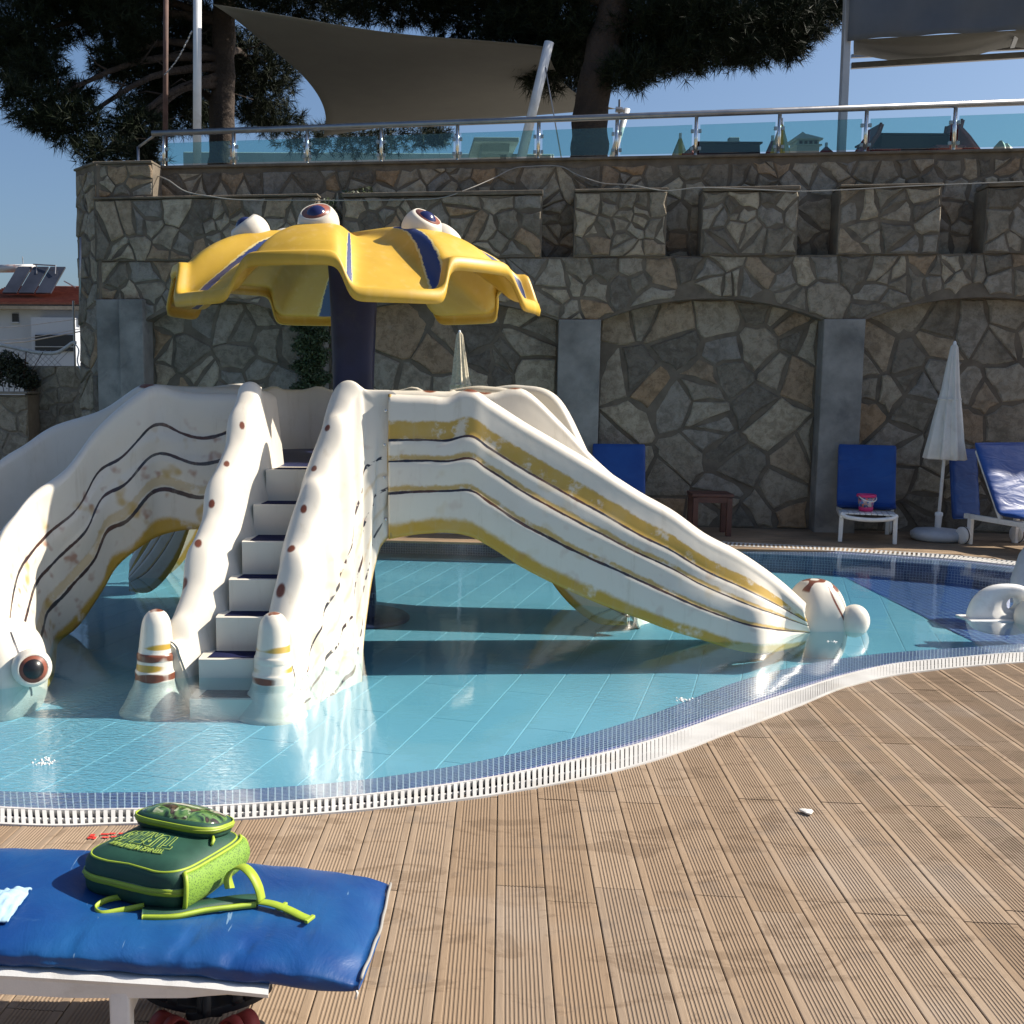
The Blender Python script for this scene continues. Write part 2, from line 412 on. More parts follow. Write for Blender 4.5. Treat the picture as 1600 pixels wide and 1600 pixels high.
for (a, b) in ((sA[1], sA[2]), (sA[3], sA[4]), (sA[5], sA[6]), (ARCH[-1][1], ARCH[-1][1] + .45)):
    q = MB(); wbox(a, b, -0.05, ZS + .01, OFFR - .1, 0.03, q); q.build('pillar', M_concrete, wall, bevel=0.012)
zl = wall_sz(180, 468)[1]
q = MB(); wbox(sA[0] - .60, sA[0], -0.05, zl, OFFR - .1, 0.05, q); wbox(sA[0] - .30, sA[0], -0.04, zl - .002, 0.05, 0.10, q); q.build('pillar', M_concrete, wall, bevel=0.015)

# ---- terrace behind the parapet
q = MB(); vs = [wp(SL - .3, ZT - .1, -.6), wp(SR + 6, ZT - .1, -.6), wp(SR + 6, ZT - .1, -40), wp(SL + 1.5, ZT - .1, -40)]
vs += [v + Vector((0, 0, .08)) for v in vs]; q.add(vs, [(3, 2, 1, 0), (4, 5, 6, 7), (0, 1, 5, 4), (1, 2, 6, 5), (2, 3, 7, 6), (3, 0, 4, 7)])
tag(q.build('terrace_floor', pm('terrace_paving', (0.3, 0.28, 0.25), 0.8)), kind='structure')
ZD = ZT + .035

# ---- ground
q = MB(); q.add([(-900, -300, -0.95), (900, -300, -0.95), (900, 1500, -0.95), (-900, 1500, -0.95)], [(0, 1, 2, 3)])
tag(q.build('ground', pm('dry_ground', (0.16, 0.15, 0.10), 0.95, 0.4, 0.3)), kind='structure')

# ---- pool outline curves (world, z=0), sampled from pixels
def curve(pxs, pre, post, n, z=0.0):
    W = [tuple(Pz(x, y, z))[:2] for x, y in pxs]; return crom(list(pre) + W + list(post), n)
G_out = curve([(0, 1288), (190, 1288), (400, 1279), (600, 1263), (800, 1238), (1000, 1195), (1150, 1141), (1250, 1102), (1320, 1074), (1400, 1055), (1500, 1043), (1600, 1035)],
              [(-4.6, 5.6), (-3.6, 4.5), (-2.5, 4.05)], [(4.7, 6.62), (5.8, 7.1), (6.9, 8.0)], 420)
G_in = curve([(0, 1263), (190, 1266), (400, 1257), (600, 1240), (800, 1210), (1000, 1163), (1150, 1112), (1250, 1078), (1320, 1056), (1400, 1038), (1500, 1028), (1600, 1020)],
             [(-4.5, 5.7), (-3.55, 4.62), (-2.52, 4.19)], [(4.68, 6.76), (5.75, 7.22), (6.8, 8.1)], 420)
ZWAT = -0.010; ZFL = -0.20
M_in = curve([(0, 1236), (190, 1238), (400, 1232), (600, 1214), (800, 1178), (1000, 1122), (1150, 1066), (1250, 1040), (1320, 1028), (1400, 1019), (1500, 1012), (1600, 1006)],
             [(-4.3, 5.85), (-3.45, 4.8), (-2.5, 4.36)], [(4.6, 6.95), (5.6, 7.4), (6.6, 8.2)], 420, -0.018)
# far side
Fo = crom([(-6.2, 12.0), (-4.5, 12.35), (-2.0, 12.45), (0.5, 12.25), (2.2, 11.85)] + [tuple(Pz(x, y, 0))[:2] for x, y in ((1165, 849), (1290, 855), (1400, 862), (1500, 869), (1600, 879))] + [(6.6, 9.6), (7.4, 9.0)], 300)
def offset_curve(cv, d):
    t = np.gradient(cv, axis=0); t /= np.linalg.norm(t, axis=1)[:, None]; return cv + np.stack([t[:, 1], -t[:, 0]], 1) * d
Fi = offset_curve(Fo, 0.26); Fm = offset_curve(Fo, 0.50)
left_close = [(-6.9, 10.5), (-6.6, 8.0), (-5.6, 6.6)]
right_close = [(7.6, 8.6)]
def ring(near, far, dz=0):
    return [tuple(p) for p in near] + right_close + [tuple(p) for p in far[::-1]] + left_close
def flat(name, poly, z, m, kind='structure', **k):
    return tag(mobj(name, [(p[0], p[1], z) for p in poly], [tuple(range(len(poly)))], m), kind=kind)
# water: clear surface that tints what is seen through it, with fine ripples
m, nt, b, out = new_mat('pool_water'); nt.nodes.remove(b); k = NB(nt); p = k.pos()
def blob(cx, cy, r):
    v = k.n('ShaderNodeVectorMath', operation='DISTANCE'); k.set(v.inputs[0], p); v.inputs[1].default_value = (cx, cy, ZWAT)
    return k.math('SUBTRACT', 1.0, k.smooth(v.outputs['Value'], r * .25, r))
s1 = Pz(60, 1190, ZWAT); s2 = Pz(1010, 1090, ZWAT); s3 = Pz(650, 870, ZWAT); s4 = Pz(200, 1120, ZWAT)
amp = k.math('ADD', k.math('ADD', blob(s1.x, s1.y, 1.15), k.math('MULTIPLY', blob(s4.x, s4.y, 0.9), 0.5)), k.math('ADD', k.math('MULTIPLY', blob(s2.x, s2.y, .75), 0.55), k.math('MULTIPLY', blob(s3.x, s3.y, 1.3), 0.45)))
fine = k.noise(k.map(p, (1, 1.6, 1)), 26, 4, 0.6, 0.6); mid = k.noise(p, 2.6, 3, 0.5)
h = k.math('ADD', k.math('MULTIPLY', fine, k.math('MULTIPLY_ADD', amp, 0.95, 0.030)), k.math('MULTIPLY', mid, 0.30))
nrm = k.bump(h, 0.5, 0.02)
gl = k.n('ShaderNodeBsdfGlossy'); gl.inputs['Roughness'].default_value = 0.0; k.set(gl.inputs['Normal'], nrm); gl.inputs['Color'].default_value = (1, 1, 1, 1)
tr = k.n('ShaderNodeBsdfTransparent'); tr.inputs['Color'].default_value = (0.76, 0.90, 0.935, 1)
fr = k.schlick(nrm, .085, 1.0)
mx = k.n('ShaderNodeMixShader'); k.set(mx.inputs[0], fr); k.set(mx.inputs[1], tr.outputs[0]); k.set(mx.inputs[2], gl.outputs[0]); nt.links.new(mx.outputs[0], out.inputs[0])
M_water = m
flat('pool_water', ring(G_in, Fi), ZWAT, M_water)
# floor base + tiles
M_floorb = pm('floor_grout', (0.26, 0.49, 0.57), 0.6, 0.1, 2)
m, nt, b, out = new_mat('turquoise_tile'); k = NB(nt); p = k.pos()
col = k.ramp(k.noise(p, 0.9, 4, 0.6), [(0.3, (0.15, 0.355, 0.455)), (0.7, (0.195, 0.425, 0.53))])
col = k.mix(k.math('MULTIPLY', k.attr('tone'), 0.12), col, (0.30, 0.56, 0.62, 1))
k.set(b.inputs['Base Color'], col); b.inputs['Roughness'].default_value = 0.5; M_tile = m
# mosaic (blue small tiles, pale grout) laid in uv space
def mosaic_mat(name, su, sv, cols, grout, off=0.0, wear=0.0, mortar=0.09):
    m, nt, b, out = new_mat(name); k = NB(nt); uv = k.uv()
    br = k.n('ShaderNodeTexBrick'); br.offset = off; br.squash = 1.0
    k.set(br.inputs['Vector'], k.map(uv, (1 / su, 1 / sv, 1))); br.inputs['Scale'].default_value = 1.0
    br.inputs['Brick Width'].default_value = 1.0; br.inputs['Row Height'].default_value = 1.0; br.inputs['Mortar Size'].default_value = mortar
    br.inputs['Mortar Smooth'].default_value = 0.1; br.inputs['Bias'].default_value = 0.0
    br.inputs['Color1'].default_value = c4(cols[0]); br.inputs['Color2'].default_value = c4(cols[1]); br.inputs['Mortar'].default_value = c4(grout)
    col = br.outputs['Color']
    n = k.noise(k.pos(), 1.7, 5, 0.6)
    col = k.mix(k.math('MULTIPLY', k.smooth(n, 0.4, 0.65), wear), col, c4(tuple((a + g) / 2 for a, g in zip(cols[0], grout))))
    k.set(b.inputs['Base Color'], col); b.inputs['Roughness'].default_value = 0.35
    return m
M_mosaic = mosaic_mat('blue_edge_mosaic', 0.027, 0.027, ((0.030, 0.045, 0.15), (0.055, 0.08, 0.24)), (0.52, 0.54, 0.60), wear=0.3)
M_mosaic2 = mosaic_mat('blue_floor_mosaic', 0.06, 0.06, ((0.008, 0.03, 0.17), (0.02, 0.06, 0.28)), (0.24, 0.33, 0.48), wear=0.15, mortar=0.10)
flat('pool_bed', ring(M_in, Fm), ZFL - 0.0025, M_floorb)
# dividing line of the dark blue deep end
D0 = Pz(1262, 873, ZFL); D1 = Pz(1545, 1015, ZFL); dd = (D1 - D0).normalized()
def right_of(p): return (p[0] - D0.x) * dd.y - (p[1] - D0.y) * dd.x    # >0: to the right of the line going nearer
sgn = 1 if right_of((D0.x + 2, D0.y)) > 0 else -1
bl = [(D0.x - dd.x * 2, D0.y - dd.y * 2), (D1.x + dd.x * 1.2, D1.y + dd.y * 1.2), (8.5, 6.2), (9, 12), (D0.x, 12.6)]
uvv = [(p[0], p[1]) for p in bl]
tag(mobj('deep_end_mosaic', [(p[0], p[1], ZFL + 0.004) for p in bl], [tuple(range(len(bl)))], M_mosaic2, uv=uvv), kind='structure')
pool_floor = empty('pool_floor', (0, 0, 0)); tag(pool_floor, kind='structure')
ta = math.atan2(1.17, .406); tu = Vector((math.cos(ta), math.sin(ta), 0)); tv = Vector((math.sin(ta), -math.cos(ta), 0)); tiles = []
TW, TL = 0.262, 1.32
for i in range(-46, 46):
    for j in range(-2, 13):
        c = Vector((.447, 5.78, 0)) + tv * ((i + .5) * TW) + tu * ((j - 3.0) * TL + (0.66 if i % 2 else 0))
        if not (-7 < c.x < 7 and 3.9 < c.y < 12.6): continue
        if sgn * right_of(c) > 0.10: continue
        tiles.append((c.y - 0.0, c))
tiles.sort(key=lambda t: t[0])
vis = [t for t in tiles if -0.42 * t[1].y - .3 < t[1].x < 0.62 * t[1].y]
oth = [t for t in tiles if t not in vis]
tm = None; rest = MB(); tones = []
def tile_geo(c):
    h = (TW - .005) / 2; l = (TL - .002) / 2; P = [c + tv * a * h + tu * b_ * l for a, b_ in ((-1, -1), (1, -1), (1, 1), (-1, 1))]
    P2 = [c + tv * a * (h - .003) + tu * b_ * (l - .003) for a, b_ in ((-1, -1), (1, -1), (1, 1), (-1, 1))]
    v = [(q.x, q.y, ZFL - .006) for q in P] + [(q.x, q.y, ZFL - .002) for q in P] + [(q.x, q.y, ZFL) for q in P2]
    return v, [(0, 1, 5, 4), (1, 2, 6, 5), (2, 3, 7, 6), (3, 0, 4, 7), (4, 5, 9, 8), (5, 6, 10, 9), (6, 7, 11, 10), (7, 4, 8, 11), (8, 9, 10, 11)]
base_tile = None
for n_, (y, c) in enumerate(vis):
    if n_ < 300:
        if base_tile is None:
            v, f = tile_geo(Vector((0, 0, 0))); me = []
            for tn in (0.1, 0.5, 0.9):
                o = mobj('tile', v, f, M_tile, pool_floor, attrs={'tone': [tn] * len(v)}); me.append(o.data); base_tile = o; bpy.data.objects.remove(o)
        o = bpy.data.objects.new('tile', me[rng.randrange(3)]); C.objects.link(o); o.parent = pool_floor; o.location = (c.x, c.y, 0)
    else:
        v, f = tile_geo(c); rest.add(v, f); tones += [rng.random()] * len(v)
for (y, c) in oth: v, f = tile_geo(c); rest.add(v, f); tones += [rng.random()] * len(v)
o = mobj('tiles', rest.v, rest.f, M_tile, pool_floor, attrs={'tone': tones}); o['kind'] = 'stuff'
# pool side and mosaic edge strips
def strip(name, rows, m, smooth=False, parent=None, kind='structure'):
    """rows: list of (curve, z); uv u along, v across"""
    n = len(rows[0][0]); L = np.concatenate([[0], np.cumsum(np.linalg.norm(np.diff(rows[0][0], axis=0), axis=1))]); V = []; U = []; acc = 0
    for r, (cv, z) in enumerate(rows):
        if r: acc += float(np.mean(np.linalg.norm(np.asarray(cv) - np.asarray(rows[r - 1][0]), axis=1))) + abs(z - rows[r - 1][1])
        for i in range(n): V.append((cv[i][0], cv[i][1], z)); U.append((L[i], acc))
    Fc = [(r * n + i, r * n + i + 1, (r + 1) * n + i + 1, (r + 1) * n + i) for r in range(len(rows) - 1) for i in range(n - 1)]
    o = mobj(name, V, Fc, m, parent, smooth, uv=U)
    if kind: o['kind'] = kind
    return o
strip('pool_edge_mosaic', [(G_in, -0.008), ((G_in + M_in) / 2, -0.0125), (M_in, -0.018), (M_in + (0, .01), -0.05)], M_mosaic)
strip('pool_side', [(M_in + (0, .01), -0.05), (M_in + (0, .012), ZFL - .02)], M_mosaic2)
strip('far_edge_mosaic', [(Fi, -0.006), (Fm, -0.03), (Fm, -0.08)], M_mosaic)
strip('far_pool_side', [(Fm, -0.08), (Fm + (0, .002), ZFL - .02)], M_mosaic)
# channels below gratings
M_dark = pm('channel', (0.05, 0.05, 0.055), 0.8)
strip('drain_channel', [(G_out, -0.0), (G_out, -0.10), (G_in, -0.10), (G_in, -0.012)], M_dark)
strip('far_drain_channel', [(Fo, -0.0), (Fo, -0.10), (Fi, -0.10), (Fi, -0.012)], M_dark)
# gratings: slats one by one
M_grate = pm('grating_plastic', (0.56, 0.55, 0.53), 0.4, 0.1, 5, dirt=(0.5, 0.46, 0.38), dirt_amt=0.4)
def grating(name, out_, inn_, pitch, wid, label, limit, vis_fn):
    g = empty(name, (0, 0, 0), 0, label, 'drain grating'); 
    L = np.concatenate([[0], np.cumsum(np.linalg.norm(np.diff(out_, axis=0), axis=1))]); n = int(L[-1] / pitch); items = []
    for i in range(n):
        s = (i + .5) * pitch; a = Vector((np.interp(s, L, out_[:, 0]), np.interp(s, L, out_[:, 1]), 0)); b_ = Vector((np.interp(s, L, inn_[:, 0]), np.interp(s, L, inn_[:, 1]), 0))
        items.append((a.y if vis_fn(a) else 99 + a.y, a, b_))
    items.sort(key=lambda t: t[0]); rest = MB()
    for i, (y, a, b_) in enumerate(items):
        d = (b_ - a); d.normalize(); w = d.cross(Vector((0, 0, 1))) * wid / 2; z0, z1 = -.03, .004; A = a + d * .006; B = b_ - d * .005
        v = [A - w, A + w, B + w, B - w]; v = [(q.x, q.y, z0) for q in v] + [(q.x, q.y, z1) for q in v]
        f = [(4, 5, 6, 7), (0, 1, 5, 4), (1, 2, 6, 5), (2, 3, 7, 6), (3, 0, 4, 7)]
        if i < limit: mobj('slat', v, f, M_grate, g)
        else: rest.add(v, f)
    if rest.v: o = rest.build('slats', M_grate, g); o['kind'] = 'stuff'
    for nm, c1, w_ in (('edge_rail', out_, .007), ('edge_rail', inn_, .006), ('cross_rail', (out_ + inn_) / 2, .006)):
        t = np.gradient(c1, axis=0); t /= np.linalg.norm(t, axis=1)[:, None]; nn = np.stack([t[:, 1], -t[:, 0]], 1)
        z = .006 if nm == 'edge_rail' else -.001
        strip(nm, [(c1 - nn * w_, -.02), (c1 - nn * w_, z), (c1 + nn * w_, z), (c1 + nn * w_, -.02)], M_grate, parent=g, kind=None)
    return g
grating('overflow_grating', G_out, G_in, 0.027, 0.015, 'white slatted overflow grating between the near wooden deck and the blue mosaic', 300, lambda a: -0.4 * a.y < a.x < .62 * a.y)
grating('overflow_grating', Fo, Fi, 0.042, 0.020, 'white slatted overflow grating along the far pool edge below the blue sunbeds', 300, lambda a: -0.4 * a.y < a.x < .62 * a.y)

# ---- deck
m, nt, b, out = new_mat('ribbed_deck_board'); k = NB(nt); p = k.pos(); r = k.rand()
base = k.ramp(r, [(0.0, (0.25, 0.175, 0.112)), (0.35, (0.30, 0.215, 0.142)), (0.7, (0.32, 0.237, 0.163)), (1.0, (0.265, 0.198, 0.14))])
grain = k.noise(k.map(k.obj(), (60, 3, 60)), 1.0, 5, 0.6)
col = k.mix(k.math('MULTIPLY', k.smooth(grain, .35, .75), .35), base, (0.17, 0.115, 0.07, 1))
wet = k.smooth(k.noise(k.map(p, (1.5, 3.4, 1)), 2.1, 7, 0.68, 0.9), 0.53, 0.60)
wet2 = k.smooth(k.noise(p, 5.5, 5, 0.6), 0.56, 0.68)
col = k.mix(k.math('MULTIPLY', wet, 0.46), col, (0.13, 0.085, 0.05, 1))
col = k.mix(k.math('MULTIPLY', wet2, 0.32), col, (0.12, 0.10, 0.085, 1))
col = k.mix(k.math('MULTIPLY', k.smooth(k.noise(p, 0.9, 4, .6), .52, .7), 0.35), col, (0.36, 0.31, 0.26, 1))
col = k.mix(k.math('MULTIPLY', k.attr('groove'), 0.34), col, (0.12, 0.08, 0.05, 1))
k.set(b.inputs['Base Color'], col); b.inputs['Roughness'].default_value = 0.72; b.inputs['Specular IOR Level'].default_value = 0.3
k.set(b.inputs['Normal'], k.bump(k.noise(k.map(k.obj(), (120, 9, 120)), 1, 4, .6), 0.35, 0.003)); M_board = m
BA = math.atan((785 - 620) / F_PX); bu = Vector((math.sin(BA), math.cos(BA), 0)); bv = Vector((math.cos(BA), -math.sin(BA), 0))
BW = 0.157
G_u = G_out @ np.array([bv.x, bv.y]); G_v = G_out @ np.array([bu.x, bu.y])
order = np.argsort(G_u); Gu = G_u[order]; Gv = G_v[order]
def edge_v(u): return float(np.interp(u, Gu, Gv))
seam = Pz(777, 1253, 0.0); u_ref = seam.x * bv.x + seam.y * bv.y
deck = empty('wooden_deck', (0, 0, 0)); tag(deck, 'ribbed brown timber deck around the near pool edge'); deck['kind'] = 'structure'
NG = 10; prof = []     # lateral profile (x, depth, grooved)
marg = 0.020; gw = (BW - .006 - 2 * marg) / NG
prof.append((0.0018, -.022, 0)); prof.append((0.0018, -.0015, .3)); prof.append((0.0045, 0, 0))
for i in range(NG):
    x = 0.003 + marg + i * gw; prof += [(x + gw * .02, 0, 0), (x + gw * .22, -.0017, 1), (x + gw * .52, -.0017, 1), (x + gw * .72, 0, 0)]
prof += [(BW - .0045, 0, 0), (BW - .0018, -.0015, .3), (BW - .0018, -.022, 0)]
boards = []
for i in range(-30, 62):
    u0 = u_ref + i * BW; odd = i % 2
    v_first = 4.28 - (0.09 if odd else 0.0) + (0.02 if (i % 5) == 2 else 0)
    for j in range(-4, 4):
        va = v_first + (j - 1) * 0.865 + .0015; vb = v_first + j * 0.865 - .0015
        e = max(edge_v(u0), edge_v(u0 + BW))
        if va > e - .02: continue
        boards.append((u0, va, vb))
for i_, (u0, va, vb) in enumerate(boards):
    V = []; A = []; n = len(prof); dz = rng.uniform(-.0012, .0012)
    O = bv * u0 + bu * va
    for (x, d, g) in prof:
        e = edge_v(u0 + x) - 0.002; vv = min(vb, e)
        for v_ in (va, max(vv, va + .001)):
            q = bv * (u0 + x) + bu * v_ - O; V.append((x, v_ - va, d)); A.append(g)
    Fc = [(2 * i, 2 * i + 1, 2 * i + 3, 2 * i + 2) for i in range(n - 1)]
    Fc = [f[::-1] for f in Fc] + [tuple(2 * i for i in range(n))[::-1], tuple(2 * i + 1 for i in range(n))]
    mobj('board', V, Fc, M_board, deck, attrs={'groove': A}, loc=(O.x, O.y, dz), rot=(0, 0, -BA))
print('boards', len(boards))
# joists/underlay
ul = [tuple(p) for p in G_out] + [(9.5, 8.0), (9.5, -1.5), (-6, -1.5), (-6, 6.5)]
flat('deck_underlay', ul, -0.016, pm('deck_joist_shade', (0.09, .06, .04), .9))
# far deck (receding: joined)
m2 = pm('far_decking', (0.24, 0.165, 0.10), 0.75, 0.3, 2.5, 0.3, 30, dirt=(0.10, 0.07, 0.045))
far = [tuple(p) for p in Fo]
fr_ = [(9.8, 8.6), (9.8, 13.5), (-7.5, 14.5), (-7.5, 11)]
poly = [tuple(p) for p in Fo] + [(9.8, 8.6), (9.8, 12.2), (-8, 14.6), (-8, 11)]
flat('far_deck', poly, -0.004, m2)
q = MB()
for i in range(70):        # plank joints of the far deck as thin raised planks
    y0 = 9.0 + i * 0.15
    a = wp(-6, 0, 4.2 - i * 0.15) ; b_ = wp(9.6, 0, 4.2 - i * 0.15)
    seg = []
    for s in np.arange(-6, 9.4, 0.12):
        c = wp(s + .06, 0, 4.13 - i * .15)
        fy = float(np.interp(c.x, Fo[:, 0], Fo[:, 1]))
        if c.y - .09 > fy + .02 and c.x < 7.2: seg.append(s)
    if len(seg) < 4: continue
    if 4.2 - i * .15 < -.2: break
    s0 = seg[0]; s1 = seg[-1] + .12
    # longest run only
    q.add([wp(s0, .002, 4.2 - i * .15), wp(s1, .002, 4.2 - i * .15), wp(s1, .002, 4.06 - i * .15), wp(s0, .002, 4.06 - i * .15), wp(s0, -.02, 4.2 - i * .15), wp(s1, -.02, 4.2 - i * .15)], [(0, 1, 2, 3)[::-1], (0, 4, 5, 1)])
o = q.build('deck_planks', m2); tag(o, kind='stuff')
# ================================================================ OCTOPUS SLIDE
CEN = Vector((-0.37, 8.45, 0))
slide = empty('octopus_slide', tuple(CEN), 0, 'cream fibreglass octopus water slide with striped arms and yellow scalloped canopy', 'water slide')
SP = slide
def par(o): o.parent = SP; o.matrix_parent_inverse = Matrix.Translation(-CEN); return o
CREAM = (0.66, 0.615, 0.53); MUST = (0.47, 0.295, 0.045); DARK = (0.018, 0.022, 0.035); BROWN = (0.17, 0.052, 0.028)
def fib_common(k, b, col, p):
    col = k.mix(k.math('MULTIPLY', k.smooth(k.noise(p, 3.2, 5, .6), .5, .75), .22), col, (0.50, 0.45, 0.35, 1))
    col = k.mix(k.math('MULTIPLY', k.smooth(k.noise(k.map(p, (9, 9, 1.0)), 1.6, 7, .72), .54, .74), .34), col, (0.42, 0.36, 0.26, 1))
    wl = k.math('SUBTRACT', 1.0, k.smooth(k.n('ShaderNodeSeparateXYZ').outputs[2], 0, 1))
    k.set(b.inputs['Base Color'], col); b.inputs['Roughness'].default_value = 0.33; b.inputs['Specular IOR Level'].default_value = 0.45
    k.set(b.inputs['Normal'], k.bump(k.noise(p, 2.8, 3, .5), 0.25, 0.03))
def paint_mat(name, lines, bands, blotch=0.35, breaks=0.0, base=CREAM, bottom=0.86, wave=0.0):
    """uv.y: 0 at the ridge, 1 at the hem; uv.x: metres along"""
    m, nt, b, out = new_mat(name); k = NB(nt); p = k.pos()
    sx = k.n('ShaderNodeSeparateXYZ'); k.set(sx.inputs[0], k.uv()); U, V = sx.outputs[0], sx.outputs[1]
    if wave: V = k.math('ADD', V, k.math('MULTIPLY', k.math('SINE', k.math('MULTIPLY_ADD', U, 10.5, 1.0)), k.math('MULTIPLY', k.math('SUBTRACT', 1.0, k.smooth(U, .9, 1.9)), wave)))
    wob = k.math('MULTIPLY', k.math('SUBTRACT', k.noise(p, 4.0, 3, .5), .5), 0.05)
    wf = k.math('MULTIPLY', k.math('SUBTRACT', k.noise(p, 30, 3, .6), .5), 0.035)
    Vw = k.math('ADD', V, k.math('MULTIPLY', wob, 0.35)); Vm = k.math('ADD', k.math('ADD', V, wob), wf)
    col = c4(base)
    for lo, hi, a in bands:
        br_ = k.math('MULTIPLY_ADD', k.smooth(k.noise(p, 7, 5, .65), .34, .46), .75, .25)
        col = k.mix(k.math('MULTIPLY', k.math('MULTIPLY', k.band(Vm, lo, hi, .012), a), br_), col, c4(MUST))
    if bottom: col = k.mix(k.math('MULTIPLY', k.smooth(Vm, bottom - .02, bottom + .03), k.smooth(k.noise(p, 5, 4, .6), .25, .4)), col, c4(MUST))
    sp = k.noise(p, 11, 1.5, .4)
    col = k.mix(k.math('MULTIPLY', k.math('MULTIPLY', k.smooth(sp, .60, .76), k.smooth(V, .1, .25)), blotch), col, (0.33, 0.13, 0.07, 1))
    col = k.mix(k.math('MULTIPLY', k.math('MULTIPLY', k.smooth(k.noise(p, 8, 1.5, .4), .60, .76), k.smooth(V, .1, .25)), blotch), col, c4(MUST))
    for t, w in lines:
        d = k.math('ABSOLUTE', k.math('SUBTRACT', Vw, t)); ww = k.math('MULTIPLY_ADD', k.noise(p, 11, 3, .6), w * 1.3, w * .2)
        f = k.math('SUBTRACT', 1.0, k.smooth(k.math('DIVIDE', d, ww), 0.75, 1.2))
        if breaks: f = k.math('MULTIPLY', f, k.smooth(k.noise(p, 16, 2, .5), breaks - .03, breaks + .04))
        col = k.mix(f, col, k.ramp(k.noise(p, 5, 3, .5), [(.4, DARK), (.7, (0.09, 0.035, 0.02))]))
    col = k.mix(k.math('MULTIPLY', k.smooth(k.attr('must'), .3, .6), .9), col, c4(MUST))
    col = k.mix(k.smooth(k.attr('brown'), .35, .6), col, c4(BROWN))
    fib_common(k, b, col, p)
    return m
M_panel = paint_mat('striped_fibreglass', [(.285, .010), (.435, .009), (.655, .011)], [(.15, .283, .97), (.392, .432, .85), (.612, .652, .85)], 0.2)
M_panel_l = paint_mat('worn_striped_fibreglass', [(.26, .014), (.45, .014), (.69, .018)], [(.60, .67, .5)], 0.75, bottom=.88, wave=.035)
M_railm = paint_mat('spotted_fibreglass', [], [], 0.0, bottom=0)
M_stairp = paint_mat('dashed_fibreglass', [(.40, .010), (.60, .012), (.80, .012)], [(.50, .52, .35), (.70, .72, .35)], 0.25, breaks=.47, bottom=.93)
def fibre(name, base, rough=.33):
    m, nt, b, out = new_mat(name); k = NB(nt); p = k.pos()
    col = k.mix(k.smooth(k.attr('must'), .35, .65), c4(base), c4(MUST)); col = k.mix(k.smooth(k.attr('brown'), .35, .65), col, c4(BROWN))
    col = k.mix(k.smooth(k.attr('dark'), .35, .65), col, c4(DARK)); fib_common(k, b, col, p); return m
M_cream = fibre('cream_fibreglass', CREAM)
M_mat = pm('navy_rubber_mat', (0.010, 0.013, 0.05), 0.85, 0.3, 9, 0.3, 300, spec=0.12)
M_navy = pm('navy_paint', (0.012, 0.018, 0.075), 0.45, 0.3, 5, 0.1, 40, dirt=(0.05, 0.06, 0.10), dirt_amt=0.4)

def shell(name, A, R1, Q1, Q2=None, R2=None, B=None, rr=0.06, n=70, mat_=None, terr=True, out_sign=None, bumps=None, cap=False, no=16, amp=.008):
    """sweep of cross sections: hem A -> ridge R1 -> inner foot Q1 (-> Q2 -> ridge R2 -> hem B)"""
    A = crom(A, n); R1 = crom(R1, n); Q1 = crom(Q1, n); full = R2 is not None
    if full: Q2 = crom(Q2, n); R2 = crom(R2, n); B = crom(B, n)
    V = []; UV = []; rowlen = None; dist = 0; brown = []
    for i in range(n):
        if i: dist += float(np.linalg.norm(R1[i] - R1[i - 1]))
        row = []
        def side(Ai, Ri, Qi, rev=False):
            Ai, Ri, Qi = Vector(Ai), Vector(Ri), Vector(Qi)
            o = Ri - Qi; o.z = 0; o.normalize()
            if bumps: Ri = Ri + Vector((0, 0, bumps(i / (n - 1)))) + o * bumps(i / (n - 1)) * .5
            c = Ri - Vector((0, 0, rr)); P = []
            top = c + o * rr
            for j in range(no * 2):
                t = j / (no * 2 - 1); v = 1 - t                       # v: 1 at hem, 0 at ridge
                q = Ai.lerp(top, t)
                off = math.sin(t * math.pi) * .02
                if terr:
                    for L in (.285, .435, .655): off += .014 * sstep(v, L - .006, L + .006)
                    off -= .03 * v
                off += amp * math.sin(v * 9 + i * .22) * math.sin(math.pi * t)
                P.append((q + o * off, v * (1 - rr * 1.2) + rr * .6))
            for a in range(1, 21):
                t = a / 20 * math.pi; P.append((c + o * rr * math.cos(t) + Vector((0, 0, rr * math.sin(t))), max(-.02, .03 * math.cos(t))))
            b0 = c - o * rr
            for a in range(1, 13):
                t = a / 12; P.append((b0.lerp(Qi, t) - o * .0, -.1 - t * .4))
            return P
        P = side(A[i], R1[i], Q1[i])
        if full:
            q1, q2 = Vector(Q1[i]), Vector(Q2[i])
            for a in range(1, 12):
                t = a / 12; d = math.sin(t * math.pi); q = q1.lerp(q2, t); q.z -= .10 * d; P.append((q, -.6))
            P += side(B[i], R2[i], Q2[i])[::-1]
        rowlen = len(P)
        for q, v in P: V.append(q); UV.append((dist, v))
    Fc = [(i * rowlen + j, i * rowlen + j + 1, (i + 1) * rowlen + j + 1, (i + 1) * rowlen + j) for i in range(n - 1) for j in range(rowlen - 1)]
    if cap: Fc.append(tuple(range(rowlen)))
    o = mobj(name, V, Fc, mat_, None, True, uv=UV); par(o)
    s = o.modifiers.new('thick', 'SOLIDIFY'); s.thickness = 0.016; s.offset = 0
    return o
def set_attr(o, name, vals):
    me = o.data; at = me.attributes.get(name) or me.attributes.new(name, 'FLOAT', 'POINT'); at.data.foreach_set('value', np.asarray(vals, np.float32))
